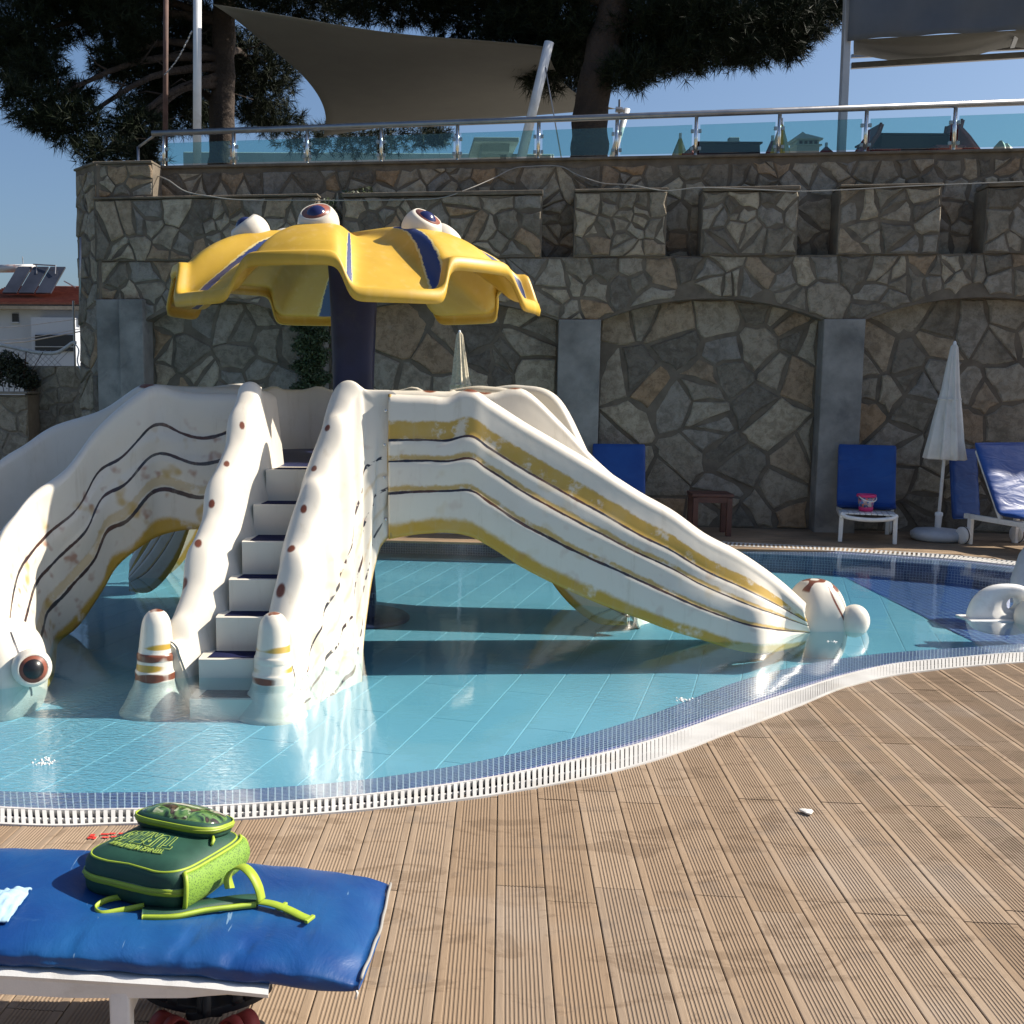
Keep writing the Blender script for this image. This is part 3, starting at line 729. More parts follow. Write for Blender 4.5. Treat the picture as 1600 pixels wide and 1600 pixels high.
def spots(o, pts, rx=.028, rz=.045, name='brown'):
    """paint worn oval spots centred on the vertices nearest the given photo points"""
    co = [v.co.copy() for v in o.data.vertices]; pr = [proj(c) for c in co]; val = [0.0] * len(co)
    for (px, py, s) in pts:
        best = min(range(len(co)), key=lambda i: (pr[i][0] - px) ** 2 + (pr[i][1] - py) ** 2 + 30 * co[i].y)
        c = co[best]
        for i, q in enumerate(co):
            d = q - c; t = math.sqrt((math.hypot(d.x, d.y) / (rx * s)) ** 2 + (d.z / (rz * s)) ** 2)
            if t < 2: val[i] = max(val[i], 1 - .5 * t)
    set_attr(o, name, val)
def T(lst): return [tuple(Py(*a)) if len(a) == 3 else tuple(a[:3]) for a in lst]

# ---- right slide
xs = [607, 640, 670, 700, 735, 770, 820, 880, 940, 1000, 1050, 1100, 1150, 1190, 1225, 1258]
ry = [617, 619, 620, 622, 610, 630, 662, 697, 733, 771, 799, 835, 861, 887, 914, 944]
hy = [842, 836, 833, 832, 838, 856, 888, 918, 944, 966, 985, 1000, 1011]
R1 = []; A = []; R2 = []; Bh = []; Q1 = []; Q2 = []
Fx = [500, 670, 700, 755, 775, 800, 828, 850, 880, 910, 940, 1000, 1060, 1150, 1225, 1300]
Fy = [612, 612, 614, 611, 617, 614, 606, 632, 670, 699, 730, 778, 827, 884, 926, 962]
for i, x in enumerate(xs):
    t = i / (len(xs) - 1)
    r1 = Py(x, ry[i], 7.02 + .10 * sstep(t, .7, 1)); R1.append(tuple(r1))
    if i < 13: a = Py(x, hy[i], 6.90)
    elif i == 13: a = Py(1196, 1020, 6.86)
    elif i == 14: a = Pz(1236, 1012, -.10)
    else: a = Pz(1272, 1000, -.10)
    if i >= 12: a.z = min(a.z, -.06)
    A.append(tuple(a))
    X = r1.x + (.06 if t > .3 else 0); yf = 7.68; pxf = PPX + X / yf * F_PX
    zf = Py(pxf, float(np.interp(pxf, Fx, Fy)), yf).z; R2.append((X, yf, zf)); Bh.append((X, yf + .10, max(-.12, min(a.z, zf - .25))))
    dep = .42 - .20 * t
    zq = min(r1.z, zf) - dep; Q1.append((X, r1.y + .13, zq)); Q2.append((X, yf - .13, zq))
o = shell('right_arm_slide', A, R1, Q1, Q2, R2, Bh, .055, 90, M_panel); o.name = 'slide_arm'
spots(o, [(738, 607, 1.1), (672, 609, .9), (757, 609, .9), (800, 606, .9)], .05, .02)
# painted ends seen under the arm: mustard hem handled in material
# ---- front left slide
A = T([(398, 826, 7.32), (330, 826, 7.32), (285, 828, 7.32), (248, 837, 7.3), (222, 852, 7.25), (183, 884, 7.2), (157, 925, 7.14), (122, 976, 7.06)]) + [tuple(Pz(90, 1003, -.05)), (-2.13, 6.72, -.1), (-2.03, 6.35, -.1), (-1.98, 6.08, -.1)]
R1 = T([(398, 616, 7.42), (330, 616, 7.42), (283, 613, 7.42), (247, 604, 7.38), (217, 615, 7.3), (155, 668, 7.2), (105, 733, 7.0), (55, 770, 6.8), (25, 805, 6.55), (2, 835, 6.4), (-14, 885, 6.2), (-22, 960, 6.0)])
R2 = T([(398, 606, 8.05), (330, 606, 8.05), (280, 605, 8.05), (238, 602, 8.0), (215, 606, 8.0), (160, 642, 7.95), (85, 667, 7.85), (40, 696, 7.7), (0, 722, 7.55), (-60, 780, 7.2), (-100, 850, 6.8), (-112, 940, 6.3)])
Bh = [(r[0] - .03, r[1] + .1, max(-.12, a[2] - .0)) for r, a in zip(R2, A)]
Q1 = []; Q2 = []
for r1, r2 in zip(R1, R2):
    a = Vector(r1); b = Vector(r2); d = (b - a); d.z = 0; d.normalize(); z = min(r1[2], r2[2]) - .36
    q = a + d * .13; Q1.append((q.x, q.y, z)); q = b - d * .13; Q2.append((q.x, q.y, z))
oL = shell('slide_arm', A, R1, Q1, Q2, R2, Bh, .06, 90, M_panel_l, amp=.012)
spots(oL, [(228, 603, 1.1)], .05, .02)
# ---- two arms on the far side
def simple_arm(a0, a1, side, zs=(1.57, 1.60, 1.50, .98, .52, .12), fr=(0, .2, .42, .62, .82, 1.0), w=.66):
    a0 = Vector(a0); a1 = Vector(a1); d = (a1 - a0).normalized(); nrm_ = Vector((-d.y, d.x, 0)) * side
    A, R1, R2, B, Q1, Q2 = [], [], [], [], [], []
    for f, z in zip(fr, zs):
        p_ = a0.lerp(a1, f); bend = math.sin(f * 2.2) * .05
        hz = max(-.12, z - .92 + f * .1 + (.05 if f < .3 else 0))
        if f >= .95: hz = -.12
        A.append(tuple(p_ - nrm_ * .08 + Vector((0, 0, hz)))); R1.append(tuple(p_ + Vector((0, 0, z)))); q = p_ + nrm_ * w
        R2.append(tuple(q + Vector((0, 0, z + .01)))); B.append(tuple(q + nrm_ * .08 + Vector((0, 0, hz))))
        zq = z - .38 + .1 * f; q1 = p_ + nrm_ * .13; q2 = q - nrm_ * .13; Q1.append((q1.x, q1.y, zq)); Q2.append((q2.x, q2.y, zq))
    return shell('slide_arm', A, R1, Q1, Q2, R2, B, .055, 50, M_panel, amp=.006)
simple_arm((.42, 8.80, 0), (1.74, 7.98, 0), 1, w=.62)
simple_arm((-1.2, 9.25, 0), (-2.25, 9.22, 0), -1)
# ---- head at the end of the right arm
def ball_eye(c, axis, r, parent, pupil=True, socket=(0.16, 0.05, 0.03), cut=42, pr=None, name='eye', pm_=None):
    prof = []
    c0 = R_(cut)
    for a in range(0, 15):
        t = math.pi - (math.pi - c0) * a / 14; prof.append((max(.001, r * math.sin(t)), r * math.cos(t)))
    o = MB().lathe(prof + [(r * math.sin(c0) * .93, r * math.cos(c0) - .004)], c, axis, 28).build(name, M_cream, parent, True)
    if parent is SP: par(o)
    if pupil:
        ri = r * math.sin(c0)
        s = MB().lathe([(ri * .93, r * math.cos(c0) - .001), (ri * .86, r * .35), (ri * .5, r * .1), (.001, r * .05)], c, axis, 24).build('eye_socket', M_brown, o, True)
        rp = pr or ri * .72; prof2 = [(max(.001, rp * math.sin(math.pi * a / 12)), -rp * math.cos(math.pi * a / 12)) for a in range(13)]
        s2 = MB().lathe(prof2, Vector(c) + Vector(axis).normalized() * (r * .92 - rp), axis, 20).build('pupil', pm_ or M_navyg, o, True)
        if parent is SP:
            for q in (s, s2): q.matrix_parent_inverse = Matrix.Identity(4)
    return o
M_brown = pm('brown_paint', (0.22, 0.07, 0.045), 0.35, 0.3, 8)
M_blackp = pm('black_pupil_paint', (0.012, .011, .012), .3, .2, 9)
M_navyg = pm('glossy_navy_paint', (0.015, 0.02, 0.085), 0.18, 0.3, 9)
def blobhead(c, sx, sy, sz, rz, n=120, power=2.4, marks=None):
    V = []; Fc = []; Q = Matrix.Rotation(rz, 3, 'Z'); br = []; dk = []
    for i in range(n + 1):
        th = math.pi * i / n
        for j in range(n):
            ph = 2 * math.pi * j / n
            def sp(v): return math.copysign(abs(v) ** (2 / power), v)
            x = sp(math.sin(th)) * sp(math.cos(ph)); y = sp(math.sin(th)) * sp(math.sin(ph)); z = sp(math.cos(th))
            w = 1 + .05 * math.sin(ph * 3 + th * 2) + .09 * math.exp(-((ph - 5.2) / .35) ** 2) * math.sin(th)
            g = Vector((x * sx * w, y * sy * w, z * sz)); V.append(Q @ g + Vector(c))
            f = marks(th, ph) if marks else (0, 0); br.append(f[0]); dk.append(f[1])
    Fc = [(i * n + j, i * n + (j + 1) % n, (i + 1) * n + (j + 1) % n, (i + 1) * n + j)[::-1] for i in range(n) for j in range(n)]
    return V, Fc, br, dk
def marks1(th, ph):
    d = (ph - R_(285)) ; s = abs(((ph - R_(300) + .35 * math.sin(th * 2.2)) + math.pi) % (2 * math.pi) - math.pi)
    s2 = abs(((ph - R_(322) + .25 * math.sin(th * 2.2)) + math.pi) % (2 * math.pi) - math.pi)
    b = max(0, 1 - s / .09) * (1 if .5 < th < 1.7 else 0); b = max(b, max(0, 1 - s2 / .07) * (1 if .7 < th < 1.8 else 0))
    nz_ = mnoise.noise(Vector((math.cos(ph) * math.sin(th), math.sin(ph) * math.sin(th), math.cos(th))) * 3.1 + Vector((1, 2, 3))); b = max(b, (1 - sstep(th, .5, 1.0)) * max(0, min(1, nz_ * 4 + .1))); return b, 0
hc = Pz(1284, 1000, 0); hc = Vector((2.93, 7.42, .05))
hc = Vector((2.865, 7.40, .0)); V, Fc, br, dk = blobhead(hc, .185, .20, .315, 0.1, marks=marks1)
o = par(mobj('arm_head', V, Fc, M_cream, None, True, attrs={'brown': br, 'dark': dk}))
eb = Py(1336, 962, 7.28); o2 = MB().lathe([(max(.001, .098 * math.sin(math.pi * a / 16)), -.112 * math.cos(math.pi * a / 16)) for a in range(17)], (eb.x - .012, eb.y - .02, .055), (0.1, 0, 1), 28, lambda t, z: 1.0).build('eye', M_cream, None, True); par(o2)
o2b = o2.copy(); o2b.data = o2.data.copy(); C.objects.link(o2b); o2b.location = o2.location + Vector((-.12, .42, 0))
# ---- head at the end of the front left arm
def marks2(th, ph):
    s = abs(((ph - R_(338) + .22 * math.sin(th * 2.0)) + math.pi) % (2 * math.pi) - math.pi)
    b = max(0, 1 - s / .07) * (1 if .6 < th < 1.8 else 0); return 0, b
V, Fc, br, dk = blobhead((-2.20, 5.98, 0.0), .25, .26, .31, -0.2, marks=marks2)
par(mobj('arm_head', V, Fc, M_cream, None, True, attrs={'brown': br, 'dark': dk}))
ec_ = Py(52, 1043, 5.76); ball_eye((ec_.x - .008, ec_.y, ec_.z), (.42, -.88, .10), .105, SP, cut=48, pr=.068, pm_=M_blackp)
# ---- stairs
riser = [(1.08, 6.88), (.88, 6.69), (.69, 6.43), (.49, 6.28), (.30, 6.13), (.10, 5.96), (-.08, 5.80), (-.36, 5.66)]
lx = {0: 425, 1: 405, 2: 387, 3: 366, 4: 345, 5: 317, 6: 302, 7: 290}
q = MB()
for i in range(7):
    z, y = riser[i]; x = (lx[i] - PPX) / F_PX * y - .04; w = .45 - .012 * (6 - i); z2, y2 = riser[i + 1]
    yb = riser[i - 1][1] if i else 7.1
    q.add([(x, y, z), (x + w, y, z), (x + w, yb + .02, z), (x, yb + .02, z), (x, y - .012, z - .004), (x + w, y - .012, z - .004), (x, y, z2 - .0), (x + w, y, z2 - .0)], [(0, 1, 2, 3), (4, 5, 1, 0), (6, 7, 5, 4)])
par(q.build('steps', M_cream))
for i in range(0, 7):
    z, y = riser[i]; x = (lx[i] - PPX) / F_PX * y + .006
    yb = riser[i - 1][1] if i else 7.02; w = .385
    par(MB().add([(x, y + .012, z + .004), (x + w, y + .012, z + .004), (x + w + .02, yb - .012, z + .004), (x + .02, yb - .012, z + .004), (x, y + .012, z - .01), (x + w, y + .012, z - .01)], [(0, 1, 2, 3), (4, 5, 1, 0)]).build('step_mat', M_mat))
wv = lambda f, ph=0: .019 * (math.sin(f * 2 * math.pi * 6.2 + ph) + .25 * math.sin(f * 4 * math.pi * 6.2 + ph)) * (1 - sstep(f, .70, .85)) * sstep(f, .06, .16)
# left rail
R1 = [(-1.27, 5.93, .20), (-1.225, 6.02, .19), (-1.195, 6.12, .33), (-1.14, 6.30, .62), (-1.09, 6.46, .87), (-1.03, 6.66, 1.14), (-.965, 6.86, 1.42), (-.935, 6.98, 1.61), (-.92, 7.10, 1.57), (-.88, 7.40, 1.555)]
A = [(p_[0] - .10, p_[1] + .02, -.36) for p_ in R1[:5]] + [(p_[0] - .09, p_[1] + .03, max(-.36, -.36 + i_ * .25)) for i_, p_ in enumerate(R1[5:])]
Q1 = [(float(np.interp(p_[1] + .03, [5.66, 5.96, 6.13, 6.28, 6.43, 6.69, 6.88, 7.3], [-1.10, -1.06, -.99, -.935, -.88, -.845, -.79, -.77])), p_[1] + .03, z_) for p_, z_ in zip(R1, [-.3, -.3, -.12, .18, .38, .58, .78, .98, 1.04, 1.05])]
o = shell('stair_rail', A, R1, Q1, rr=.068, n=230, no=22, mat_=M_railm, terr=False, cap=True, bumps=lambda f: wv(f, .5), amp=.004)
spots(o, [(377, 666, .8), (355, 726, .85), (332, 788, .9), (310, 850, 1), (288, 914, 1.15)], .019, .042)
# right rail with outer side panel running to the seam
R1 = [(-.66, 5.93, .19), (-.66, 6.00, .20), (-.645, 6.10, .34), (-.60, 6.28, .64), (-.535, 6.47, .92), (-.47, 6.66, 1.15), (-.385, 6.86, 1.42), (-.325, 7.0, 1.615), (-.22, 7.02, 1.575), (-.055, 7.02, 1.57)]
A = [(-.55, 5.90, -.36), (-.50, 5.98, -.36), (-.45, 6.10, -.36), (-.38, 6.25, -.36), (-.30, 6.42, -.36), (-.225, 6.56, -.30), (-.205, 6.66, .02), (-.165, 6.76, .34), (-.115, 6.84, .57), (-.055, 6.90, .655)]
Q1 = [(p_[0] - .09, p_[1] + .02, max(-.36, z_)) for p_, z_ in zip(R1, [-.3, -.3, -.2, -.1, .1, .3, .6, .95, 1.05, 1.05])]
o = shell('stair_rail', A, R1, Q1, rr=.075, n=230, no=22, mat_=M_stairp, terr=False, cap=True, bumps=lambda f: wv(f, 2.2) * 1.1, amp=.012)
spots(o, [(545, 604, .8), (512, 669, .8), (492, 733, .8), (475, 796, .9), (457, 858, 1.05), (439, 922, 1.25)], .020, .045)
# rail end posts with worn rings
for (x, y, s) in ((-1.33, 5.96, 1.0), (-.675, 5.90, 1.0)):
    prof = []; ring_ = []
    Z = [(-.36, .215), (-.21, .21), (-.17, .19), (-.10, .155), (-.02, .128), (.0, .126), (.03, .126), (.045, .119), (.09, .114), (.10, .116), (.125, .116), (.14, .108), (.20, .10), (.27, .092), (.32, .080), (.355, .055), (.37, .025), (.374, .001)]
    ZZ = crom(Z, 60)
    m_ = MB().lathe([(max(.001, r * (.90 if z > -.08 else .95)), z) for z, r in ZZ], (x, y, 0), (0.02, .03, 1), 32)
    br = [min(1, 1.7 * max(0, 1 - abs(v[2] - .010) / .032)) + min(1, 1.7 * max(0, 1 - abs(v[2] - .115) / .032)) * (1 if x < -1 else .3) + (.9 if v[2] > .362 else 0) for v in m_.v]
    mu = [min(1, 1.8 * max(0, 1 - abs(v[2] - .062) / .026)) + min(1, 1.8 * max(0, 1 - abs(v[2] - .175) / .022)) for v in m_.v]
    br = [b_ * (.8 + .9 * mnoise.noise(Vector(v) * 9)) if x < -1 else b_ * (.2 + 1.2 * mnoise.noise(Vector(v) * 7)) for b_, v in zip(br, m_.v)]
    o = m_.build('rail_post', M_cream, None, True); set_attr(o, 'brown', br); set_attr(o, 'must', [v_ * (.75 + .8 * mnoise.noise(Vector(v) * 8 + Vector((3, 0, 0)))) for v_, v in zip(mu, m_.v)]); par(o)
# seam flange
sm = T([(609, 616, 6.985), (610, 660, 6.965), (608, 700, 6.945), (607, 740, 6.93), (609, 790, 6.905), (611, 840, 6.885)])
M_flange = pm('mustard_seam', (0.36, 0.24, 0.07), 0.4, 0.35, 14, dirt=(0.6, .55, .42), dirt_amt=.7)
par(MB().tube(sm, .011, 8).build('seam_flange', M_flange, None, True))
for i, p_ in enumerate(crom(sm, 9)[1:-1]): par(MB().lathe([(.010, 0), (.010, .005), (.006, .008)], (p_[0] + (.03 if i % 2 else -.028), p_[1] - .012, p_[2]), (0.1, -1, 0), 8).build('seam_bolt', M_steel, None, True))
# ---- platform: floor, back wall, skirt
pl0 = [(-.86, 6.98), (-.40, 6.98), (-.12, 7.06), (.0, 7.6), (.5, 8.2), (.56, 8.8), (.25, 9.3), (-.37, 9.42), (-.95, 9.3), (-1.3, 8.9), (-1.36, 8.3), (-1.15, 7.5)]
q = MB(); pl = [(CEN.x + .90 * math.cos(t) * (.62 if math.cos(t) > 0 and math.sin(t) < 0 else 1), CEN.y + .88 * math.sin(t)) for t in [R_(a) for a in range(-180, 180, 12)]]
pl = pl0; q.prism(pl, 1.02, 1.075); par(q.build('platform_floor', M_navy, bevel=.01))
def arc_wall(t0, t1, r, z0, z1, name, n=26):
    V = []; rr = .03
    for i in range(n):
        t = R_(t0 + (t1 - t0) * i / (n - 1)); d = Vector((math.cos(t), math.sin(t), 0))
        bz = .03 * max(0, math.sin(i * .9)) 
        for (o_, z) in ((-rr, z0), (-rr, z1 - rr), (-rr * .7, z1 - rr * .3), (0, z1), (rr * .7, z1 - rr * .3), (rr, z1 - rr), (rr * 2, z0)):
            V.append(CEN + d * (r + o_) + Vector((0, 0, z + (bz if z > z0 + .1 else 0))))
    Fc = [(i * 7 + j, i * 7 + j + 1, (i + 1) * 7 + j + 1, (i + 1) * 7 + j) for i in range(n - 1) for j in range(6)]
    return par(mobj(name, V, Fc, M_cream, None, True))
arc_wall(168, 206, 1.0, .66, 1.55, 'platform_wall')
arc_wall(52, 142, .95, .66, 1.57, 'platform_wall')
arc_wall(-38, 14, .93, .66, 1.55, 'platform_wall')
# ---- column
def sqr(t, z): return 1.0 / (abs(math.cos(t)) ** 5 + abs(math.sin(t)) ** 5) ** (1 / 5)
colx = -.335
prof = [(.18, -.36), (.175, -.1), (.15, .4), (.142, 1.1), (.150, 1.7), (.168, 2.2), (.18, 2.45), (.20, 2.60)]
q = MB().lathe([(r * 1.04, z) for r, z in crom([(a, b_) for a, b_ in prof], 24)], (colx, 8.45, 0), (0, 0, 1), 32, sqr); par(q.build('central_column', M_navy, None, True))
ft = MB().lathe([(.42, ZFL), (.42, ZFL + .02), (.40, ZFL + .035), (.18, ZFL + .05)], (colx + .02, 8.45, 0), (0, 0, 1), 30); par(ft.build('column_base', M_navy, None, True))
def text_mesh(body, size, m_, extrude=.0008, outline=None):
    cu = bpy.data.curves.new('t', 'FONT'); cu.body = body; cu.size = size; cu.extrude = extrude; cu.align_x = 'CENTER'
    if outline: cu.offset = size * .045
    if outline: cu.fill_mode = 'NONE'; cu.bevel_depth = outline; cu.extrude = 0
    o = bpy.data.objects.new('t', cu); C.objects.link(o); dg = bpy.context.evaluated_depsgraph_get(); dg.update()
    me = bpy.data.meshes.new_from_object(o.evaluated_get(dg)); bpy.data.objects.remove(o); me.materials.clear(); me.materials.append(m_); return me
M_faint = pm('faded_lettering', (0.16, 0.22, 0.32), 0.6)
me = text_mesh('Polin', .085, M_faint); o = bpy.data.objects.new('lettering', me); C.objects.link(o)
o.matrix_world = Matrix.Translation((colx + .10, 8.45 - .192, -.0)) @ Matrix.Rotation(R_(90), 4, 'X'); mw = o.matrix_world.copy(); o.parent = SP; o.matrix_parent_inverse = Matrix.Translation(-CEN)
# ---- canopy
CR = 1.385; TH0 = R_(-104)
def lobe(th, r):
    g = .9 + 4.0 * min(1, r / CR / .93) ** 2.4
    return .5 + .5 * math.tanh(g * (math.cos(6 * (th - TH0)) + .03)) / math.tanh(g)
def can_z(r, th):
    q = r / CR; L = lobe(th, r)
    q = min(1, q / .945)
    zl = 2.745 - .285 * q ** 4.2
    zv = 2.70 - .475 * q ** 2.2
    return zv + (zl - zv) * L
nt_, nr_ = 540, 60; V = []; UVc = []; blue = []
for i in range(nt_):
    th = 2 * math.pi * i / nt_
    for j in range(nr_ + 4):
        if j <= nr_: r = CR * (j / nr_); z = can_z(r, th)
        L = lobe(th, CR)
        if j > nr_:
            z = can_z(CR, th) - (.012, .055, .098)[j - nr_ - 1]; r = CR + (.022, .036, .030)[j - nr_ - 1]
        rr_ = r * (1 - .05 * L * (r / CR))
        rr_ *= (1 + .02 * math.sin(3 * th + 1))
        V.append((-.37 + rr_ * math.cos(th), 8.45 + rr_ * math.sin(th), z))
        # blue streaks just right of each valley centre
        ph = ((th - TH0) / (math.pi / 3) + .5) % 1 - .5 + .5       # 0..1 , .5 = lobe centre
        idx = int(((th - TH0) / (math.pi / 3) + .5) // 1) % 6
        q_ = r / CR
        cpos = {0: .845, 1: .70}.get(idx, .90); wdt = {0: .022, }.get(idx, .055) * (.35 + .65 * q_)
        cpos = cpos + (.10 * (q_ - .6)) 
        cpos = {0: .775, 5: .98 - .36 * (1 - q_), 1: .208 + .27 * (1 - q_), 2: .22 + .2 * (1 - q_)}.get(idx, .93); wdt = (.013 if idx == 0 else .052 if idx == 5 else .036) * (.45 + .55 * q_)
        d = abs(ph - cpos); fade = 1 if .40 < q_ < .955 else 0
        if idx == 0 and q_ > .95: fade = 0
        blue.append(max(0, 1 - .5 * d / wdt) * fade)
w_ = nr_ + 4
Fc = [(i * w_ + j, i * w_ + j + 1, ((i + 1) % nt_) * w_ + j + 1, ((i + 1) % nt_) * w_ + j) for i in range(nt_) for j in range(w_ - 1)]
m, ntt, b, out = new_mat('yellow_canopy_paint'); k = NB(ntt); p = k.pos()
sx = k.n('ShaderNodeSeparateXYZ'); k.set(sx.inputs[0], p)
col = k.ramp(k.noise(p, 2.2, 4, .55), [(.3, (0.46, 0.275, 0.022)), (.7, (0.60, 0.38, 0.04))])
col = k.mix(k.math('MULTIPLY', k.smooth(k.noise(k.map(p, (10, 10, 2)), 1.4, 5, .6), .5, .75), .3), col, (0.66, .46, .18, 1))
bn = k.math('ADD', k.attr('blue'), k.math('MULTIPLY', k.math('SUBTRACT', k.noise(p, 22, 4, .6), .5), .5))
col = k.mix(k.smooth(bn, .25, .34), col, (0.62, .50, .20, 1)); col = k.mix(k.smooth(bn, .42, .52), col, (0.025, 0.045, 0.15, 1))
k.set(b.inputs['Base Color'], col); b.inputs['Roughness'].default_value = .48; k.set(b.inputs['Normal'], k.bump(k.noise(p, 3, 3, .5), .2, .02))
M_can = m
o = par(mobj('canopy', V, Fc, M_can, None, True, attrs={'blue': blue})); s = o.modifiers.new('thick', 'SOLIDIFY'); s.thickness = .022; s.offset = -1
M_whitef = fibre('eye_white', (0.72, 0.70, 0.65))
for kx in range(6):
    th = TH0 + kx * math.pi / 3; d = Vector((math.cos(th), math.sin(th), 0)); r_ = .74; zc = can_z(r_, th) - .015
    ball_eye(Vector((-.37, 8.45, zc)) + d * r_, d * .62 + Vector((0, 0, .8)), .145, SP, cut=46, pr=.078)
# ================================================================ ON AND BEHIND THE WALL
OR_ = OFFP - .12
def rw(px, py, off=None): s, z = wall_sz(px, py, OR_ if off is None else off); return s, z
def rp(s, z, off=None): return wp(s, z, OR_ if off is None else off)
rail = empty('glass_railing', (0, 0, 0), 0, 'steel railing with teal glass panes running along the top of the stone wall', 'railing')
posts_px = [256, 365, 480, 595.5, 714.5, 841, 963, 1086.5, 1216, 1351, 1489]
hr_y = lambda x: 208.5 + (x - 240) * (159.5 - 208.5) / 1360
ps = [rw(x, 240)[0] for x in posts_px]; step = ps[-1] - ps[-2]; ps += [ps[-1] + step, ps[-1] + 2 * step]
s_a, z_a = rw(240, hr_y(240)); s_b, z_b = rw(1600, hr_y(1600))
zr = lambda s: z_a + (z_b - z_a) * (s - s_a) / (s_b - s_a)
MB().tube([rp(s_a - .02, zr(s_a)), rp(ps[-1] + .1, zr(ps[-1] + .1))], .036, 12).build('handrail', M_rail, rail, True)
m, nt, b, out = new_mat('teal_railing_glass'); nt.nodes.remove(b); k = NB(nt)
gl = k.n('ShaderNodeBsdfGlossy'); gl.inputs['Roughness'].default_value = .02; tr = k.n('ShaderNodeBsdfTransparent'); tr.inputs['Color'].default_value = (0.70, .885, .885, 1)
df = k.n('ShaderNodeBsdfDiffuse'); k.set(df.inputs['Color'], (.12, .24, .24, 1)); mx0 = k.n('ShaderNodeMixShader'); mx0.inputs[0].default_value = .07; k.set(mx0.inputs[1], tr.outputs[0]); k.set(mx0.inputs[2], df.outputs[0])
lw = k.schlick(None, .04)
mx = k.n('ShaderNodeMixShader'); k.set(mx.inputs[0], lw); k.set(mx.inputs[1], mx0.outputs[0]); k.set(mx.inputs[2], gl.outputs[0]); nt.links.new(mx.outputs[0], out.inputs[0]); M_glass = m
M_post = pm('polished_steel_post', (0.75, 0.74, 0.72), 0.22, 0.08, 9, metallic=.9)
M_clamp = pm('glass_clamp', (0.30, .34, .34), .3, metallic=.7)
for i, s in enumerate(ps):
    z0 = ZT + .03
    MB().tube([rp(s, z0), rp(s, zr(s) - .03)], .021, 12).build('post', M_post, rail, True)
    MB().lathe([(.045, 0), (.045, .008), (.02, .012)], rp(s, z0), (0, 0, 1), 14).build('post_foot', M_post, rail)
    if i < len(ps) - 1:
        q = MB(); e = .045; zz0, zz1 = z0 + .05, zr(s) - .12; zz2 = zr(ps[i + 1]) - .12; s1 = ps[i + 1]
        vs = [rp(a, z, o) for o in (OR_ - .005, OR_ + .005) for a, z in ((s + e, zz0), (s1 - e, zz0), (s1 - e, zz2), (s + e, zz1))]
        q.add(vs, [(0, 3, 2, 1), (4, 5, 6, 7), (0, 1, 5, 4), (1, 2, 6, 5), (2, 3, 7, 6), (3, 0, 4, 7)]); q.build('glass_pane', M_glass, rail)
    for sd in (-1, 1):
        for z in (z0 + .10, zr(s) - .19):
            c = rp(s + sd * .042, z); MB().box(c, (.034, .026, .04), rz=-WA).build('clamp', M_clamp, rail, bevel=.004)
# short return of the rail at its left end
q = MB(); q.tube([rp(s_a, zr(s_a) - .03), rp(s_a - .02, zr(s_a) - .03) + Vector((-.3, .6, 0))], .016, 8).tube([rp(s_a - .03, ZT) + Vector((-.3, .6, 0)), rp(s_a - .03, zr(s_a) - .03) + Vector((-.3, .6, 0))], .018, 8)
q.build('return_rail', M_rail, rail, True)

def bil(P00, P10, P11, P01, n, m_, sag=0.0, curve_in=(0, 0, 0, 0), name='sail', parent=None, thick=.004, wr=0.0):
    P = [Vector(x) for x in (P00, P10, P11, P01)]; V = []; cen = sum(P, Vector()) / 4; nrm_ = (P[2] - P[0]).cross(P[3] - P[1]).normalized()
    if nrm_.z < 0: nrm_ = -nrm_
    for i in range(n + 1):
        for j in range(n + 1):
            u, v = i / n, j / n
            ins = curve_in
            # pull edges inward (u=0 left,u=1 right,v=0 top,v=1 bottom)
            U = u + ins[0] * 4 * v * (1 - v) * (1 - u) - ins[1] * 4 * v * (1 - v) * u
            Vv = v + ins[2] * 4 * u * (1 - u) * (1 - v) - ins[3] * 4 * u * (1 - u) * v
            p_ = P[0] * (1 - U) * (1 - Vv) + P[1] * U * (1 - Vv) + P[2] * U * Vv + P[3] * (1 - U) * Vv
            p_ = p_ - Vector((0, 0, sag * 16 * U * (1 - U) * Vv * (1 - Vv))) + nrm_ * wr * math.sin(u * 9 + v * 13 + math.sin(v * 5) * 2)
            V.append(p_)
    Fc = [(i * (n + 1) + j, (i + 1) * (n + 1) + j, (i + 1) * (n + 1) + j + 1, i * (n + 1) + j + 1) for i in range(n) for j in range(n)]
    o = mobj(name, V, Fc, m_, parent, True); s = o.modifiers.new('t', 'SOLIDIFY'); s.thickness = thick; return o
M_sail = pm('taupe_sail_cloth', (0.115, 0.112, 0.10), .85, .1, 3, .3, 300, bdist=.001)
P00, P10, P11, P01 = Py(332, 6, 14.2), Py(858, 74, 14.6), Py(962, 171, 19.5), Py(505, 212, 20.0)
sail = empty('shade_sail', tuple(P00), 0, 'large taupe shade sail stretched under the pines above the wall', 'shade sail')
o = bil(P00, P10, P11, P01, 30, M_sail, sag=.05, curve_in=(.10, .07, .035, .05), name='sail_cloth', parent=sail, wr=.012); o.matrix_parent_inverse = Matrix.Translation(-P00)
def cpar(o, root, loc): o.parent = root; o.matrix_parent_inverse = Matrix.Translation(-Vector(loc)); return o
M_polew = pm('white_painted_pole', (0.62, 0.64, 0.66), .4, .12, 3, dirt=(.3, .28, .24), dirt_amt=.4)
hw = MB().tube([P11, Py(972, 172, 19.5)], .05, 8).tube([Py(962, 171, 19.5) + Vector((.06, 0, -.12)), Py(962, 165, 19.5) + Vector((.06, 0, .1))], .02, 6).tube([Py(966, 172, 19.5), Py(976, 173, 19.5)], .035, 6).build('turnbuckle', M_rail, None); cpar(hw, sail, P00)
